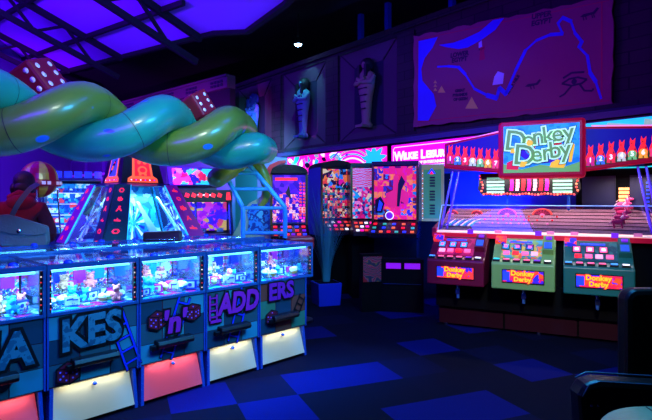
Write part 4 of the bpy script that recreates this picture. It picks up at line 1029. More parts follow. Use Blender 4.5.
# ================================================================ RACE GAME
DA=math.radians(-26.0); DL=(1.44,6.45,0); D=frame(DL,DA)
MAR=mat('maroon_enamel',(104,6,42),.35); GRN=mat('sage_green_enamel',(118,160,84),.4); TEA=mat('dark_teal_enamel',(18,100,88),.4); REDT=mat('marquee_red_frame',(220,10,50),.35,emit=.25,ecol=(220,5,40))
BASEM=mat('base_maroon',(46,5,18),.5,spec=.2)
t=thing('donkey_racing_game','long race game with donkey marquee, clear canopy and three coloured consoles','arcade machine',DL,DA)
LEN=2.45
mb=MB().m(MATTE).box(.02,LEN-.02,.02,.62,.03,1.14)
for k in range(3): mb.m(BASEM).box(.02+.805*k,.80+.805*k,.0,.02,.03,.26)
mb.m(MATTE).box(.0,LEN,-.08,.02,.26,.58)
mb.m(CHROME)
mb.build('base_cabinet',t)
mb=MB().m(REDT).box(-.05,LEN+.05,-.06,.0,1.13,1.185); mb.m(mat('red_side_cheek',(215,24,60),.3,coat=.4))
for x in (-.06,LEN): 
    mb.prism([(-.05,1.14),(.62,1.14),(.62,1.34),(.25,1.30),(-.05,1.24)],x,x+.06,axis='x')
mb.build('track_surround',t)
LEDGE=mat('ledge_cream_light',(255,215,190),.4,emit=.45,ecol=(255,205,190))
mb=MB().m(LEDGE).hexa([(0,-.05,1.187),(LEN,-.05,1.187),(LEN,.02,1.187),(0,.02,1.187),(0,-.045,1.20),(LEN,-.045,1.20),(LEN,.02,1.215),(0,.02,1.215)])
mb.m(LPU)
for x in (.42,1.2,1.98): mb.box(x-.035,x+.035,-.062,-.04,1.18,1.235)
mb.m(mat('ledge_pink_tag',(240,120,170),.4,emit=.5))
for x in (.75,1.33,1.58,2.2): mb.box(x-.04,x+.04,-.056,-.04,1.2,1.235)
mb.build('front_ledge',t)
TRK=mat('track_sand_felt',(196,180,160),.7); LANE=mat('lane_line_dark',(60,24,60),.6)
mb=MB().m(TRK); z0,z1,y0,y1=1.215,1.485,.03,.60
mb.hexa([(0.02,y0,1.19),(LEN-.02,y0,1.19),(LEN-.02,y1,1.19),(.02,y1,1.19),(.02,y0,z0),(LEN-.02,y0,z0),(LEN-.02,y1,z1),(.02,y1,z1)])
def tz(y): return z0+(z1-z0)*(y-y0)/(y1-y0)
mb.m(LANE)
for k in range(1,7):
    y=y0+(y1-y0)*k/7; mb.hexa([(.02,y-.006,tz(y)),(LEN-.02,y-.006,tz(y)),(LEN-.02,y+.006,tz(y)),(.02,y+.006,tz(y)),(.02,y-.006,tz(y)+.006),(LEN-.02,y-.006,tz(y)+.006),(LEN-.02,y+.006,tz(y)+.006),(.02,y+.006,tz(y)+.006)])
mb.build('track',t)
# number dials standing on the track
DG=mat('dial_amber_rim',(255,120,80),.4,emit=1.3,ecol=(255,90,60)); DK2=mat('dial_mauve_face',(190,60,90),.4,emit=.5); DW=mat('dial_pink_lamp',(255,150,190),.4,emit=1.2)
for i,x in enumerate((.10,.42,.80,1.22)):
    y=.44; r=.075 if i<2 else .12; z=tz(y)
    h=lambda rr,k=12:[(x+rr*math.cos(math.pi*j/k),z+rr*.72*math.sin(math.pi*j/k)) for j in range(k+1)]
    mb=MB().m(DG).prism(h(r),y,y+.02); mb.m(DK2).prism(h(r*.82),y-.006,y); mb.m(DW).prism(h(r*.25,6),y-.012,y-.006)
    for k in range(7): a=math.pi*(k+.5)/7; mb.m(LDK).prism([(x+r*.4*math.cos(a-.03),z+r*.29*math.sin(a-.03)),(x+r*.78*math.cos(a-.05),z+r*.56*math.sin(a-.05)),(x+r*.78*math.cos(a+.05),z+r*.56*math.sin(a+.05)),(x+r*.4*math.cos(a+.03),z+r*.29*math.sin(a+.03))],y-.01,y-.006)
    mb.build('lit_dial',t)
rn=random.Random(4)
for i in range(26):
    x=.5+.052*i+rn.uniform(-.01,.01) if i<18 else .72+.05*(i-18); y=.2+.09*(i%3); mb=MB().m([DW,NR,BULBR][i%3]).ball((x,y,tz(y)+.012),.012,8,6); mb.build('track_lamp',t)
mb=MB()
for k in range(12):    # blue and white fringe at the end of the track
    a=-.2+k*.13; mb.m([mat('fringe_blue',(60,90,240),.4,emit=.5),LWH,LCY][k%3]); c=Vector((.06+.03*k,.14,tz(.14)+.004)); mb.tube([c,c+Vector((.05,.12,.05)),c+Vector((.09+.01*k,.24,.10))],[.014,.011,.003],6)
mb.build('fringe',t)
# donkey runners waiting at the far end
DNK=mat('donkey_pink_plastic',(235,70,130),.35); DNW=mat('donkey_pale_mane',(240,210,225),.5)
for k in range(6):
    x=2.02+.03*(k%3)+.05*(k//3); y=.16+.105*k; z=tz(y); mb=MB().m(DNK)
    mb.ball((x,y,z+.075),(.06,.028,.03),12,8); mb.tube([(x+.045,y,z+.085),(x+.075,y,z+.13)],[.022,.016],8); mb.ball((x+.092,y,z+.135),(.032,.016,.018),10,6)
    for s in (-1,1): mb.tube([(x+.075,y+s*.01,z+.145),(x+.06,y+s*.016,z+.19)],[.008,.004],6)
    for dx in (-.04,.04):
        for s in (-1,1): mb.tube([(x+dx,y+s*.016,z+.065),(x+dx+.012,y+s*.016,z)],[.011,.008],6)
    mb.m(DNW).tube([(x+.06,y,z+.15),(x+.03,y,z+.115)],.008,6); mb.tube([(x-.055,y,z+.08),(x-.085,y,z+.05)],.006,6)
    mb.build('donkey_runner',t)
# clear canopy with its lit edges
GC=glass('canopy_glass',(236,220,236),.3)
mb=MB().m(GC); mb.hexa([(.0,.02,1.215),(LEN,.02,1.215),(LEN,.026,1.215),(0,.026,1.215),(0,.24,1.53),(LEN,.24,1.53),(LEN,.246,1.53),(0,.246,1.53)])
mb.box(.0,LEN,.246,.62,1.526,1.532); mb.build('canopy_glass',t)
CE=mat('canopy_edge_strip',(150,190,240),.2,emit=.35,ecol=(120,170,255))
mb=MB().m(CE).tube([(0,.24,1.53),(LEN,.24,1.53)],.006,6)
for x in (0,LEN): mb.tube([(x,.02,1.215),(x,.24,1.53),(x,.62,1.53)],.006,6)
mb.build('canopy_edge',t)
# leaning posts, uprights
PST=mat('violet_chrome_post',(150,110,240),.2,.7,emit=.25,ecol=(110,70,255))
for x,dx in ((.02,.12),(.10,.12),(LEN-.02,-.12),(LEN-.10,-.12)):
    mb=MB().m(PST).cyl((x,.06,1.19),(x+dx,.26,1.98),.014,n=10); mb.build('leaning_post',t)
for x in (.79,1.52):
    mb=MB().m(mat('blue_chrome_post',(60,120,220),.2,.6,emit=.15,ecol=(40,110,255))).cyl((x,.58,1.2),(x,.58,1.75),.018,n=10); mb.build('upright_post',t)
# score board
mb=MB().m(BLACK); mb.prism([(.42,1.74),(.48,1.66),(1.6,1.66),(1.66,1.74),(1.63,1.95),(.45,1.95)],.5,.60); sb=mb.build('score_board',t)
for x0 in (.54,1.34):
    mb=MB().m(BLACK).box(x0-.01,x0+.23,.494,.5,1.68,1.91)
    mb.m(mat('score_list_glow',(120,190,160),.4,emit=.5,ecol=(130,220,180)))
    for k in range(5): mb.box(x0,x0+.22,.49,.496,1.69+.045*k,1.69+.045*k+.028)
    mb.build('score_list',sb)
mb=MB()
for k in range(7):
    x=.83+.07*k; mb.m([PINK,DW,NR][k%3])
    for j in range(5): a=-.8+.4*j; mb.box(x-.016+.02*math.cos(a),x+.016+.03*math.cos(a),.49,.5,1.72+.04*j,1.755+.04*j)
mb.build('pink_pattern',sb)
for k in range(30):
    x=.5+1.08*k/29; mb=MB().m(BULBR if k%3 else DG).ball((x,.49,1.675+.008*math.sin(k)),.014,8,6); mb.build('bulb',sb)
for k in range(6):
    for sx in (0,1):
        mb=MB().m(BULBR if k%2 else DG).ball((.47+.02*math.sin(k) if sx==0 else 1.62-.015*math.sin(k),.49,1.72+.04*k),.013,8,6); mb.build('bulb',sb)
# marquee: two tapering wings and the big centre sign
NVY=mat('marquee_navy_print',(40,20,150),.4,emit=.35,ecol=(40,15,170)); GRS=mat('marquee_grass_print',(60,100,40),.4,emit=.25)
JR=mat('jockey_red_print',(255,40,50),.4,emit=1.3,ecol=(255,36,40)); JD=mat('jockey_shade_print',(150,20,40),.4,emit=.6)
BL=[mat('number_ball_%s'%n_,c,.4,emit=1.0) for n_,c in (('magenta',(200,30,120)),('blue',(60,110,220)),('crimson',(240,40,70)),('grey',(190,190,180)),('green',(110,180,110)),('orange',(250,160,50)),('rose',(240,60,110)))]
def wing(x0,x1,zb0,zt0,zb1,zt1,nums):
    ym=.15
    mb=MB().m(REDT).prism([(x0,zb0),(x1,zb1),(x1,zt1),(x0,zt0)],ym,ym+.07); wg=mb.build('marquee_wing',t,bevel=.02)
    ins=.035; bt=.03
    mb=MB().m(NVY).prism([(x0+ins,zb0+bt+.02),(x1-ins,zb1+bt+.03),(x1-ins,zt1-bt),(x0+ins,zt0-bt)],ym-.006,ym)
    mb.m(GRS).prism([(x0+ins,zb0+bt+.02),(x1-ins,zb1+bt+.03),(x1-ins,zb1+bt+.11),(x0+ins,zb0+bt+.09)],ym-.009,ym-.004)
    mb.m(mat('wing_light_bar',(255,200,240),.3,emit=1.0,ecol=(240,130,220)))
    mb.prism([(x0+.1,zt0+.005),(x1-.02,zt1+.005),(x1-.02,zt1+.014),(x0+.1,zt0+.014)],ym+.02,ym+.06)
    mb.build('wing_print',wg)
    k=len(nums)
    for i,nu in enumerate(nums):
        u=(i+.5)/k; x=x0+ins+(x1-x0-2*ins)*u; zb=zb0+(zb1-zb0)*u+.065; s=.049
        mb=MB().m(JR); y=ym-.012
        mb.prism([(x-s*.8,zb+s*.6),(x+s*.8,zb+s*.6),(x+s*.95,zb+s*1.8),(x+s*.5,zb+s*3.0),(x+s*.2,zb+s*3.3),(x-s*.2,zb+s*3.3),(x-s*.5,zb+s*3.0),(x-s*.95,zb+s*1.8)],y,y+.006)
        mb.prism([(x-s*.45,zb+s*3.2),(x+s*.45,zb+s*3.2),(x+s*.55,zb+s*4.0),(x+s*.62,zb+s*4.9),(x+s*.2,zb+s*4.3),(x-s*.1,zb+s*4.3),(x-s*.35,zb+s*5.0),(x-s*.5,zb+s*4.0)],y,y+.006)
        mb.m(JD).prism([(x-s*.3,zb+s*3.5),(x+s*.1,zb+s*3.5),(x+s*.05,zb+s*3.8),(x-s*.25,zb+s*3.8)],y-.002,y); mb.prism([(x+s*.3,zb+s*2.0),(x+s*.8,zb+s*2.0),(x+s*.5,zb+s*2.8)],y-.002,y)
        mb.m(BL[(nu-1)%7]).disc((x,zb+s*1.2),s*.85,y-.004,14,.004); mb.prism([(x-s*.9,zb-s*.1),(x-s*.1,zb-s*.1),(x-s*.2,zb+s*.6),(x-s*.8,zb+s*.6)],y,y+.006); mb.prism([(x+s*.9,zb-s*.1),(x+s*.1,zb-s*.1),(x+s*.2,zb+s*.6),(x+s*.8,zb+s*.6)],y,y+.006)
        mb.m(LWH).text(str(nu),x,zb+s*1.2,s*1.5,y-.006,.003,bold=.002)
        mb.build('donkey_jockey_print',wg)
wing(.05,.78,2.02,2.34,1.93,2.46,[1,2,3,4,5,6,7])
wing(1.66,2.46,1.93,2.46,2.03,2.42,[1,2,3,4,5,6,7])
mb=MB().m(REDT).box(.735,1.70,.06,.24,1.86,2.56)
cs=mb.build('centre_sign',t,bevel=.04)
SK=art('sign_sky_print',[(30,130,220),(50,160,235),(40,145,228),(30,120,210)],9,.8,'noise',.3)
mb=MB().m(SK).box(.80,1.635,.052,.06,1.93,2.50); cy=.045
X=lambda u:.80+.835*u
Z=lambda v:1.93+.57*v
DR=mat('print_purple_ring',(60,20,180),.4,emit=.8); SG=mat('print_sage_letters',(120,165,80),.4,emit=.6); YL_=mat('print_yellow',(250,180,30),.4,emit=1.0); GS=mat('print_grass',(120,180,90),.4,emit=.7); RD2=mat('print_red',(230,30,60),.4,emit=.9)
mb.m(DR)
def ring(cx,cz,rx,rz,w,m,y):
    mb.m(m)
    for i in range(28):
        a,b=2*math.pi*i/28,2*math.pi*(i+1)/28
        mb.prism([(cx+rx*math.cos(a),cz+rz*math.sin(a)),(cx+rx*w*math.cos(a),cz+rz*w*math.sin(a)),(cx+rx*w*math.cos(b),cz+rz*w*math.sin(b)),(cx+rx*math.cos(b),cz+rz*math.sin(b))],y,y+.003)
ring(X(.55),Z(.52),.30,.19,.72,DR,.047); ring(X(.55),Z(.52),.2,.12,.5,RD2,.046)
mb.m(GS).prism([(X(0),Z(0)),(X(1),Z(0)),(X(1),Z(.2)),(X(.8),Z(.1)),(X(.5),Z(.16)),(X(.25),Z(.07)),(X(0),Z(.2))],.046,.05)
mb.m(RD2).prism([(X(.04),Z(.08)),(X(.2),Z(.06)),(X(.22),Z(.2)),(X(.14),Z(.28)),(X(.05),Z(.22))],.042,.046)
mb.m(YL_).prism([(X(.62),Z(.1)),(X(.8),Z(.08)),(X(.84),Z(.2)),(X(.72),Z(.26)),(X(.64),Z(.2))],.042,.046); mb.prism([(X(.86),Z(.2)),(X(.9),Z(.2)),(X(.94),Z(.55)),(X(.9),Z(.6))],.042,.046)
mb.m(BLACK).prism([(X(.06),Z(.86)),(X(.12),Z(.9)),(X(.18),Z(.84)),(X(.12),Z(.87))],.042,.046)
mb.build('sign_print',cs)
mb=MB()
for i,(ch,u,v,r) in enumerate(zip('Donkey',(.17,.34,.47,.60,.72,.86),(.66,.69,.74,.76,.78,.80),(-.12,.05,.1,.12,.1,.15))):
    sz=.345 if ch.isupper() else .275
    mb.m(INK).text(ch,X(u),Z(v),sz,.036,.003,bold=.026,rot=r); mb.m(mat('print_pale_green',(190,240,200),.4,emit=1.0)).text(ch,X(u),Z(v),sz,.033,.003,bold=.020,rot=r); mb.m(SG).text(ch,X(u),Z(v),sz,.030,.003,bold=.003,rot=r)
for i,(ch,u,v,r) in enumerate(zip('Derby',(.29,.45,.58,.69,.82),(.35,.37,.40,.44,.46),(-.1,.05,.08,.1,.12))):
    sz=.345 if ch.isupper() else .275
    mb.m(INK).text(ch,X(u),Z(v),sz,.028,.003,bold=.026,rot=r); mb.m(_m['print_pale_green']).text(ch,X(u),Z(v),sz,.025,.003,bold=.020,rot=r); mb.m(SG).text(ch,X(u),Z(v),sz,.022,.003,bold=.003,rot=r)
mb.m(YL_).prism([(X(.10),Z(.42)),(X(.16),Z(.42)),(X(.15),Z(.52)),(X(.11),Z(.50))],.016,.02); mb.prism([(X(.22),Z(.12)),(X(.29),Z(.12)),(X(.33),Z(.22)),(X(.25),Z(.24))],.016,.02)
mb.disc((X(.36),Z(.62)),.035,.016,12)
mb.build('sign_lettering',cs)
# three consoles
PLT=art('console_plate_print',[(235,30,70),(250,80,30),(40,40,210),(230,20,90),(255,60,50),(60,30,190)],16,.75,'voronoi',.3,distort=.2)
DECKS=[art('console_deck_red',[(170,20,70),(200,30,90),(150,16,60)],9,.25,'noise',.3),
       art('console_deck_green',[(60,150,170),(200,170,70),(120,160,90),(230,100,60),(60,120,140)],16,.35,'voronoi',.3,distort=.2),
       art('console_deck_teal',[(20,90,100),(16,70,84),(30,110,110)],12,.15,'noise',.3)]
SCR=mat('reel_window_cyan',(70,160,240),.3,emit=1.2,ecol=(60,140,255)); SCP=mat('reel_symbol_pink',(250,90,140),.3,emit=1.2)
for k,(xx,m_,lab) in enumerate(((-.03,MAR,'maroon console'),(.71,GRN,'sage green console'),(1.45,TEA,'dark teal console'))):
    w=.33; cx=xx+.35
    mb=MB(); mb.m(m_); T=Matrix.Translation((cx,0,0))
    # side profile extruded across the width
    mb.prism([(-.50,.60),(-.06,.60),(-.06,1.14),(-.12,1.14),(-.40,.93),(-.47,.905),(-.50,.885)],-w,w,axis='x',M=T)
    con=mb.build('console',t,bevel=.012); con['label']=lab
    sl=math.atan2(.21,.28)
    S_=Matrix.Translation((cx,-.40,.93))@Matrix.Rotation(sl,4,'X')     # deck frame: x across, y up the slope
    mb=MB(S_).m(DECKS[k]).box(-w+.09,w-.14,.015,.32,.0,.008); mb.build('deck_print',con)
    mb=MB(S_)
    for j in range(3): mb.m(BLACK).box(-.2+.13*j-.045,-.2+.13*j+.045,.145,.245,.008,.014); mb.m(SCR if k==0 else (PLAY if k==1 else SCP)).box(-.2+.13*j-.035,-.2+.13*j+.035,.155,.235,.014,.018); mb.m(SCP if k!=2 else LWH).box(-.2+.13*j-.018,-.2+.13*j+.018,.175,.215,.018,.02)
    mb.m(LBL).box(-.16,.08,.27,.295,.008,.014); mb.build('reel_window',con)
    mb=MB(S_)
    for j in range(4): mb.m([DW,SCP,NR,SCP][(j+k)%4]).box(-.22+.1*j,-.15+.1*j,.06,.115,.008,.02)
    mb.build('lit_tab',con)
    mb=MB(S_).m(m_).box(.2,.31,.10,.34,.0,.07); mb.m(mat('coin_slot_blue',(40,90,200),.3,emit=.4)).box(.215,.295,.12,.22,.07,.08); mb.m(LPU).box(.23,.29,.27,.31,.07,.085); mb.build('coin_slot',con)
    mb=MB(S_).m(PLT).box(-.32,-.2,.25,.34,.0,.05); mb.build('corner_box',con)
    for j in range(6):
        x=-.28+.107*j+(.0 if j else -.0); z=.925
        mb=MB().m(BLACK).box(cx+x-.038,cx+x+.038,-.475,-.415,.895,.928); mb.m([SCR,SCP,SCP,SCP,SCR if k==2 else LPU,LWH][j] if not(k==1 and j==0) else LCY).box(cx+x-.03,cx+x+.03,-.47,-.42,.928,.938); mb.build('button',con)
    mb=MB().m(BLACK).box(cx-.215,cx+.225,-.508,-.50,.675,.825); mb.m(PLT).box(cx-.205,cx+.215,-.512,-.508,.685,.815); mb.m(LBL).box(cx-.205,cx-.13,-.514,-.511,.70,.80)
    mb.m(NR).text('Donkey',cx+.0,.785,.075,-.516,.003,bold=.008,rot=.0); mb.m(YL_).text('Donkey',cx,.785,.075,-.519,.003,bold=.003)
    mb.m(NR).text('Derby',cx+.0,.72,.07,-.516,.003,bold=.008); mb.m(YL_).text('Derby',cx,.72,.07,-.519,.003,bold=.003)
    mb.build('name_plate',con)
    mb=MB().m(CHROME).cyl((cx,-.30,.60),(cx,-.30,.52),.022,n=12).box(cx-.025,cx+.025,-.33,-.28,.47,.53); mb.m(mat('return_cup_blue',(70,130,200),.2,.4)).cyl((cx,-.31,.47),(cx,-.31,.42),.018,n=12); mb.build('coin_return',con)
    for sx in (-.2,.2): mb=MB().m(CHROME).ball((cx+sx,-.34,.60),.012,8,6); mb.build('bolt_head',con)
for x in (.1,1.2,2.3):
    mb=MB().m(CHROME).cyl((x,.04,0),(x,.04,.035),.03,n=12); mb.build('levelling_foot',t)
empty_light('canopy_lamp',t,(1.2,.27,1.515),(math.radians(38),0,0),2.3,.03,(1.0,.55,.6),1.2)
empty_light('marquee_lamp',t,(1.2,.36,1.88),(0,0,0),2.3,.08,(1.0,.84,.8),20)

# narrow lamp panel on the wall behind the race game
t=thing('lamp_panel','dark wall panel with a column of amber lamps behind the race game','light panel',W@Vector((4.05,-.02,0)),WA)
mb=MB().m(MATTE).box(-.6,.6,-.12,.0,.02,1.98); mb.m(mat('tower_panel_blue',(26,24,60),.5)).box(-.52,-.12,-.13,-.12,1.4,1.9).box(.04,.52,-.13,-.12,1.0,1.9); mb.build('housing',t)
for x in (-.05,.01):
    mb=MB().m(mat('amber_lamp',(255,190,110),.4,emit=2.0,ecol=(255,170,90)))
    for k in range(9): mb.box(x-.025,x+.025,-.15,-.13,1.36+.045*k,1.39+.045*k)
    mb.build('lamp_column',t)
mb=MB().m(LBL)
for k in range(12): mb.box(.22,.25,-.14,-.13,1.30+.045*k,1.32+.045*k).box(.28,.31,-.14,-.13,1.30+.045*k,1.32+.045*k)
mb.m(NR).box(.36,.42,-.14,-.13,1.5,1.68); mb.build('blue_lamps',t)
mb=MB().m(LCY).tube([(-.6,-.13,1.97),(-.3,-.13,2.0),(.2,-.13,1.99),(.55,-.13,2.02)],.008,6); mb.build('cyan_tube',t)

# ---------------------------------------------------------------- seat and round table at the near corner
VIN=mat('black_vinyl',(7,7,10),.4,spec=.3,bscale=4); PIPG=mat('vinyl_piping',(60,60,84),.25)
t=thing('armchair','black vinyl armchair with high rounded backrest beside the pale round table','armchair',(1.68,2.66,0),math.radians(0))
mb=MB().m(VIN)
pr=[(-.0,.42),(.0,.98)]+[(.07-.07*math.cos(a),1.0+.075*math.sin(a)) for a in [math.pi*i/10/2 for i in range(1,11)]]+[(.62,1.075),(.62,.42)]
mb.prism([(x+.08,z) for x,z in pr],.26,.38); mb.build('backrest',t,bevel=.03)
mb=MB().m(VIN).prism([(-.46,.25),(-.49,.68),(-.46,.735),(-.40,.75),(.75,.68),(.75,.25)],-.32,-.20); a1=mb.build('armrest',t,bevel=.025)
mb=MB().m(PIPG).tube([(-.478,-.322,.68),(-.45,-.322,.732),(-.40,-.322,.750),(.75,-.322,.682)],.005,6); mb.tube([(-.455,-.198,.725),(-.40,-.198,.752),(.75,-.198,.684)],.005,6); mb.build('piping',a1)
mb=MB().m(CHROME)
for x,z in ((-.44,.64),(-.44,.55)): mb.ball((x,-.325,z),.008,8,6).ball((x+.03,-.325,z),.008,8,6)
mb.build('stud',a1)
mb=MB().m(VIN).box(-.12,.68,-.2,.28,.25,.46); mb.build('seat',t,bevel=.04)
mb=MB().m(BLACK).box(-.12,.66,-.18,.3,.0,.26); mb.build('plinth',t)
t=thing('round_table','small round table with a pale mint top and dark seam','table',(1.30,1.74,0))
mb=MB().m(mat('mint_laminate',(120,150,110),.4)).lathe([(0,.735),(.30,.735),(.31,.745),(.30,.758),(0,.76)],n=48); mb.m(BLACK).box(-.003,.003,-.29,.29,.7595,.7612); mb.build('table_top',t)
mb=MB().m(BLACK).cyl((0,0,.03),(0,0,.735),.035); mb.build('column',t)
mb=MB().m(BLACK).lathe([(0,0),(.2,0),(.2,.02),(.04,.04)],n=32); mb.build('base',t)

# ---------------------------------------------------------------- the person behind the pushers
SKIN=mat('skin',(190,130,110),.6); HOOD=mat('maroon_fleece',(128,10,44),.9,bump=.5,bscale=90); TROU=mat('dark_trousers',(24,26,44),.8); HAIR=mat('dark_hair',(20,16,30),.5,bump=.6,bscale=120)
def skinned(name,verts,edges,rads,m,parent,lv=2,root=0):
    me=bpy.data.meshes.new(name); me.from_pydata(verts,edges,[]); me.materials.append(m)
    o=bpy.data.objects.new(name,me); C.objects.link(o); o.parent=parent
    me.skin_vertices.new() if hasattr(me.skin_vertices,'new') else None
    s=o.modifiers.new('skin','SKIN'); s.use_smooth_shade=True
    if not me.skin_vertices:
        bpy.context.view_layer.objects.active=o
    for i,r in enumerate(rads):
        v=me.skin_vertices[0].data[i]; v.radius=r if hasattr(r,'__len__') else (r,r); v.use_root=(i==root)
    u=o.modifiers.new('smooth','SUBSURF'); u.levels=lv; u.render_levels=lv
    return o
t=thing('person','person in a maroon fleece bending over a machine, seen from behind','person',(-3.22,5.22,0),math.radians(18))
# local: y forward (away from the hall camera), x to the side, z up
V=[(0,0,.98),(0,.01,1.15),(0,.05,1.35),(0,.10,1.50),(0,.14,1.60),(.02,.18,1.68),(.02,.2,1.76),   # 0-6 spine, neck, head root
   (-.11,0,.92),(-.12,.02,.50),(-.12,-.02,.09),(-.13,.12,.04),(.11,0,.92),(.12,.02,.50),(.12,-.02,.09),(.13,.12,.04), # 7-14 legs
   (-.19,.08,1.50),(-.27,.16,1.24),(-.22,.42,1.16),(-.21,.50,1.16),(.19,.08,1.50),(.27,.16,1.24),(.22,.42,1.16),(.21,.50,1.16)] # 15-22 arms
E_=[(0,1),(1,2),(2,3),(3,4),(4,5),(5,6),(0,7),(7,8),(8,9),(9,10),(0,11),(11,12),(12,13),(13,14),(3,15),(15,16),(16,17),(17,18),(3,19),(19,20),(20,21),(21,22)]
Rr=[(.14,.11),(.125,.10),(.15,.11),(.15,.10),(.06,.06),(.055,.055),(.09,.10),(.09,.09),(.06,.06),(.04,.04),(.035,.045),(.09,.09),(.06,.06),(.04,.04),(.035,.045),(.062,.062),(.045,.045),(.032,.032),(.028,.035),(.062,.062),(.045,.045),(.032,.032),(.028,.035)]
body=skinned('body',V,E_,Rr,SKIN,t)
mb=MB().m(SKIN).ball((.02,.21,1.775),(.078,.095,.115),20,14); mb.tube([(.02,.30,1.77),(.02,.325,1.75)],[.014,.018],8)
for s in (-1,1): mb.ball((.02+s*.08,.2,1.77),(.012,.02,.03),8,6)
mb.m(INK)
for s in (-1,1): mb.ball((.02+s*.03,.296,1.79),.009,8,6)
mb.m(RB).box(.0,.04,.298,.303,1.715,1.722)
mb.build('head',t)
for s in (-1,1):
    mb=MB().m(SKIN)
    for k in range(4):
        x=s*.21+(-.03+.02*k); l=(.06,.075,.08,.065)[k]; mb.tube([(x,.53,1.16),(x,.53+l*.6,1.155),(x,.53+l,1.135)],[.0085,.008,.006],8)
    mb.tube([(s*.21-s*.035,.5,1.16),(s*.21-s*.06,.54,1.15)],[.010,.007],8); mb.ball((s*.21,.51,1.16),(.04,.045,.016),12,8); mb.build('hand',t)
JV=[V[0],V[1],V[2],V[3],(0,.10,1.59)]+[V[15],V[16],V[17],V[19],V[20],V[21]]
JV[0]=(0,0,.90)
skinned('fleece_jacket',JV,[(0,1),(1,2),(2,3),(3,4),(3,5),(5,6),(6,7),(3,8),(8,9),(9,10)],[(.21,.16),(.19,.15),(.20,.15),(.20,.13),(.12,.10),(.11,.10),(.085,.085),(.055,.055),(.11,.10),(.085,.085),(.055,.055)],HOOD,t)
mb=MB().m(HOOD).ball((.03,.02,1.56),(.15,.08,.10),18,12); mb.tube([(-.1,.12,1.62),(0,.05,1.66),(.14,.10,1.63)],[.04,.05,.04],12); mb.build('hood',t)
TV=[(0,0,.96)]+V[7:10]+V[11:14]
skinned('trousers',TV,[(0,1),(1,2),(2,3),(0,4),(4,5),(5,6)],[(.17,.13),(.115,.115),(.085,.085),(.07,.07),(.115,.115),(.085,.085),(.07,.07)],TROU,t)
for s in (-1,1):
    mb=MB().m(BLACK).tube([(s*.125,-.06,.045),(s*.125,.05,.05),(s*.13,.17,.035)],[.045,.05,.035],14); mb.build('shoe',t)
mb=MB().m(HAIR).ball((.02,.17,1.80),(.105,.105,.115),22,14); mb.ball((.02,.12,1.73),(.085,.07,.08),16,10); mb.ball((-.06,.15,1.72),(.05,.06,.07),12,8).ball((.09,.15,1.73),(.045,.06,.06),12,8); mb.build('hair',t)
# shoulder bag
BAGM=mat('grey_blue_leather',(70,112,118),.5,bump=.3,bscale=40)
t=thing('shoulder_bag','grey blue shoulder bag with flap on the back of the maroon fleece','bag',P(22,246,4.93),math.radians(16))
mb=MB().m(BAGM).prism([(-.24,.10),(-.19,.0),(.20,-.02),(.235,.03),(.22,.19),(-.12,.31),(-.22,.30)],0,.10); mb.build('body',t,bevel=.02)
mb=MB().m(BAGM).prism([(-.23,.16),(-.10,.12),(.12,.10),(.225,.12),(.22,.195),(-.12,.315),(-.22,.305)],-.014,-.001); mb.build('flap',t,bevel=.008)
mb=MB().m(CHROME).lathe([(0,-.03),(.02,-.028),(.022,-.014)],(-.02,0,.15),16,axis='y'); mb.build('clasp',t)
mb=MB().m(BAGM)
pth=cr([(-.10,.04,.30),(-.03,.0,.42),(.05,.06,.56),(.10,.16,.62)],6)
for i in range(len(pth)-1):
    a,b=pth[i],pth[i+1]; s=Vector((.02,0,-.012)); d=Vector((0,.006,.003)); mb.hexa([a-s-d,a+s-d,b+s-d,b-s-d,a-s+d,a+s+d,b+s+d,b-s+d])
mb.build('strap',t)

# ================================================================ LIGHT
def area(name,loc,to,sx,sy,col,en,spread=None):
    L=bpy.data.lights.new(name,'AREA'); L.shape='RECTANGLE'; L.size=sx; L.size_y=sy; L.color=col; L.energy=en
    if spread: L.spread=math.radians(spread)
    o=bpy.data.objects.new(name,L); C.objects.link(o); o.location=loc
    o.rotation_euler=(Vector(to)-Vector(loc)).to_track_quat('-Z','Y').to_euler(); return o
def spot(name,loc,to,ang,col,en,blend=.6,r=.05):
    L=bpy.data.lights.new(name,'SPOT'); L.spot_size=math.radians(ang); L.spot_blend=blend; L.color=col; L.energy=en; L.shadow_soft_size=r
    o=bpy.data.objects.new(name,L); C.objects.link(o); o.location=loc
    o.rotation_euler=(Vector(to)-Vector(loc)).to_track_quat('-Z','Y').to_euler(); return o
VIO=(.10,.0,1.0); BLU=(.02,.08,1.0); CYA=(.1,.6,1.0); PUR=(.45,.02,1.0); MGN=(1.0,.05,.7)
area('roof_uplight',(-7.2,5.0,4.2),(-5.5,10,6.2),2.5,1.0,VIO,900)
area('roof_uplight',(-1.5,1.0,3.8),(-2.5,7,6.5),2.5,1.0,VIO,270)
area('aisle_blue_fill',(1.5,3.1,3.5),(-1.1,4.2,.5),1.2,.7,(.04,.42,1.0),190)  # unseen fill added to brighten the pusher fronts and floor
area('aisle_floor_lamp',(1.2,5.0,4.4),(.6,5.0,0),1.0,1.0,(.02,.05,1.0),40)
area('snake_key_fill',(.2,1.8,4.2),(-1.4,4.8,2.3),.8,.5,(.75,.95,.8),15,70)  # unseen key light added for the snake tubes
spot('violet_wall_lamp',I@Vector((-.6,3.2,2.6)),(Q@Vector((-1.3,0,2.1))),62,PUR,2600)
spot('teal_wall_lamp',(-1.5,9.4,2.5),(W@Vector((-4.6,0,1.9))),75,(.05,.6,.9),900)
area('map_wash_lamp',W@Vector((2.2,-1.7,2.95)),W@Vector((2.2,0,3.7)),3.4,.15,(1.0,.0,.5),2.6)
area('mural_wash_lamp',W@Vector((-2.6,-1.8,2.9)),W@Vector((-2.4,0,3.8)),4.5,.15,PUR,.7)
spot('board_fill',(-.2,6.0,2.7),(-1.15,7.4,1.5),50,(.6,1.0,.75),70)  # unseen spot added to bring up the cream board
spot('niche_spot',(-.60,10.75,4.88),(W@Vector((-2.65,.1,3.6))),80,(.1,.75,.95),45)
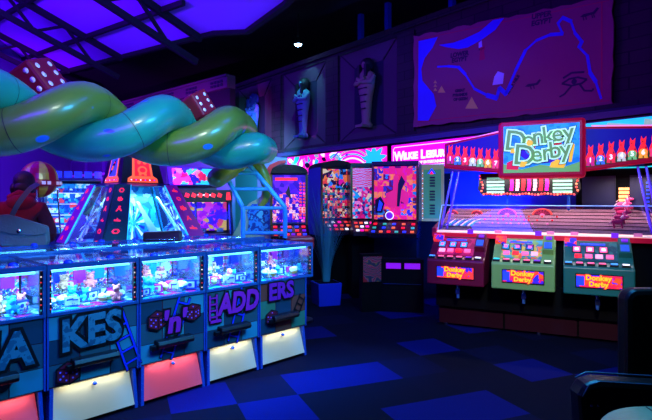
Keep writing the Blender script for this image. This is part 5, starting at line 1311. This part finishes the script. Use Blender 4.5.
for x in (-3.0,-2.3): spot('niche_uplight',W@Vector((x,-.05,2.9)),W@Vector((x*.2-2.65*.8,.15,3.5)),70,PUR,9,r=.02)
spot('niche_uplight',W@Vector((-4.8,-.5,2.9)),W@Vector((-4.8,.15,3.7)),60,(.1,.1,1.0),40,r=.03)
spot('frieze_lamp',Q@Vector((-1.0,-1.2,4.9)),Q@Vector((-2.4,0,4.2)),80,PUR,12)
spot('frieze_lamp',Q@Vector((-4.0,-1.2,4.9)),Q@Vector((-4.4,0,4.2)),80,PUR,26)
spot('blue_corner_fill',(-.3,8.2,3.6),(-.1,8.6,1.2),60,(.02,.2,1.0),45)  # unseen spot added to light the plant corner blue
spot('blue_backwall_lamp',D@Vector((.3,.85,1.0)),W@Vector((1.3,0,1.75)),150,(.0,.05,1.0),420)
spot('console_fill',(1.0,1.6,3.0),(2.2,5.3,.85),32,(1.0,.92,.8),420,r=.2)  # unseen frontal fill added for the console faces
spot('person_red_fill',(-3.6,3.6,3.6),(-3.1,5.1,1.5),50,(1.0,.2,.35),120)  # unseen red fill added for the fleece jacket
spot('tail_fill',(.1,4.9,1.6),(-.9,6.0,1.85),38,(.8,1.0,.5),40)  # unseen yellow-green fill added to lift the dark snake tail
spot('violet_corner_fill',(-6.0,7.5,3.2),(-8.3,13.6,2.2),75,(.22,.0,1.0),4500)  # unseen violet spot added to brighten the far side wall
area('skirt_glow_fill',I@Vector((-1.5,-.42,3.0)),I@Vector((-1.5,-.50,0)),3.4,.1,(.0,.2,1.0),42,34)  # overhead strip added to stand in for blue glow at the island's foot
spot('floor_blue_pool',(.55,4.9,2.6),(.1,4.55,0),46,(.0,.12,1.0),110)  # unseen spot added for the blue pool on the carpet
w=bpy.data.worlds.new('hall_dark'); bpy.context.scene.world=w; w.use_nodes=True
w.node_tree.nodes['Background'].inputs[0].default_value=(.01,.015,.08,1); w.node_tree.nodes['Background'].inputs[1].default_value=.15

# ================================================================ CAMERA
cd=bpy.data.cameras.new('camera'); cam=bpy.data.objects.new('camera',cd); C.objects.link(cam)
cam.location=(0,0,H); cam.rotation_euler=(math.radians(90),0,0)
cd.sensor_width=36; cd.lens=F/652*36; cd.shift_y=-(210-CY)/652*1.0; cd.clip_start=.05
bpy.context.scene.camera=cam
vs=bpy.context.scene.view_settings
vs.view_transform='Standard'; vs.look='None'; vs.gamma=1; vs.exposure=0; vs.use_curve_mapping=False
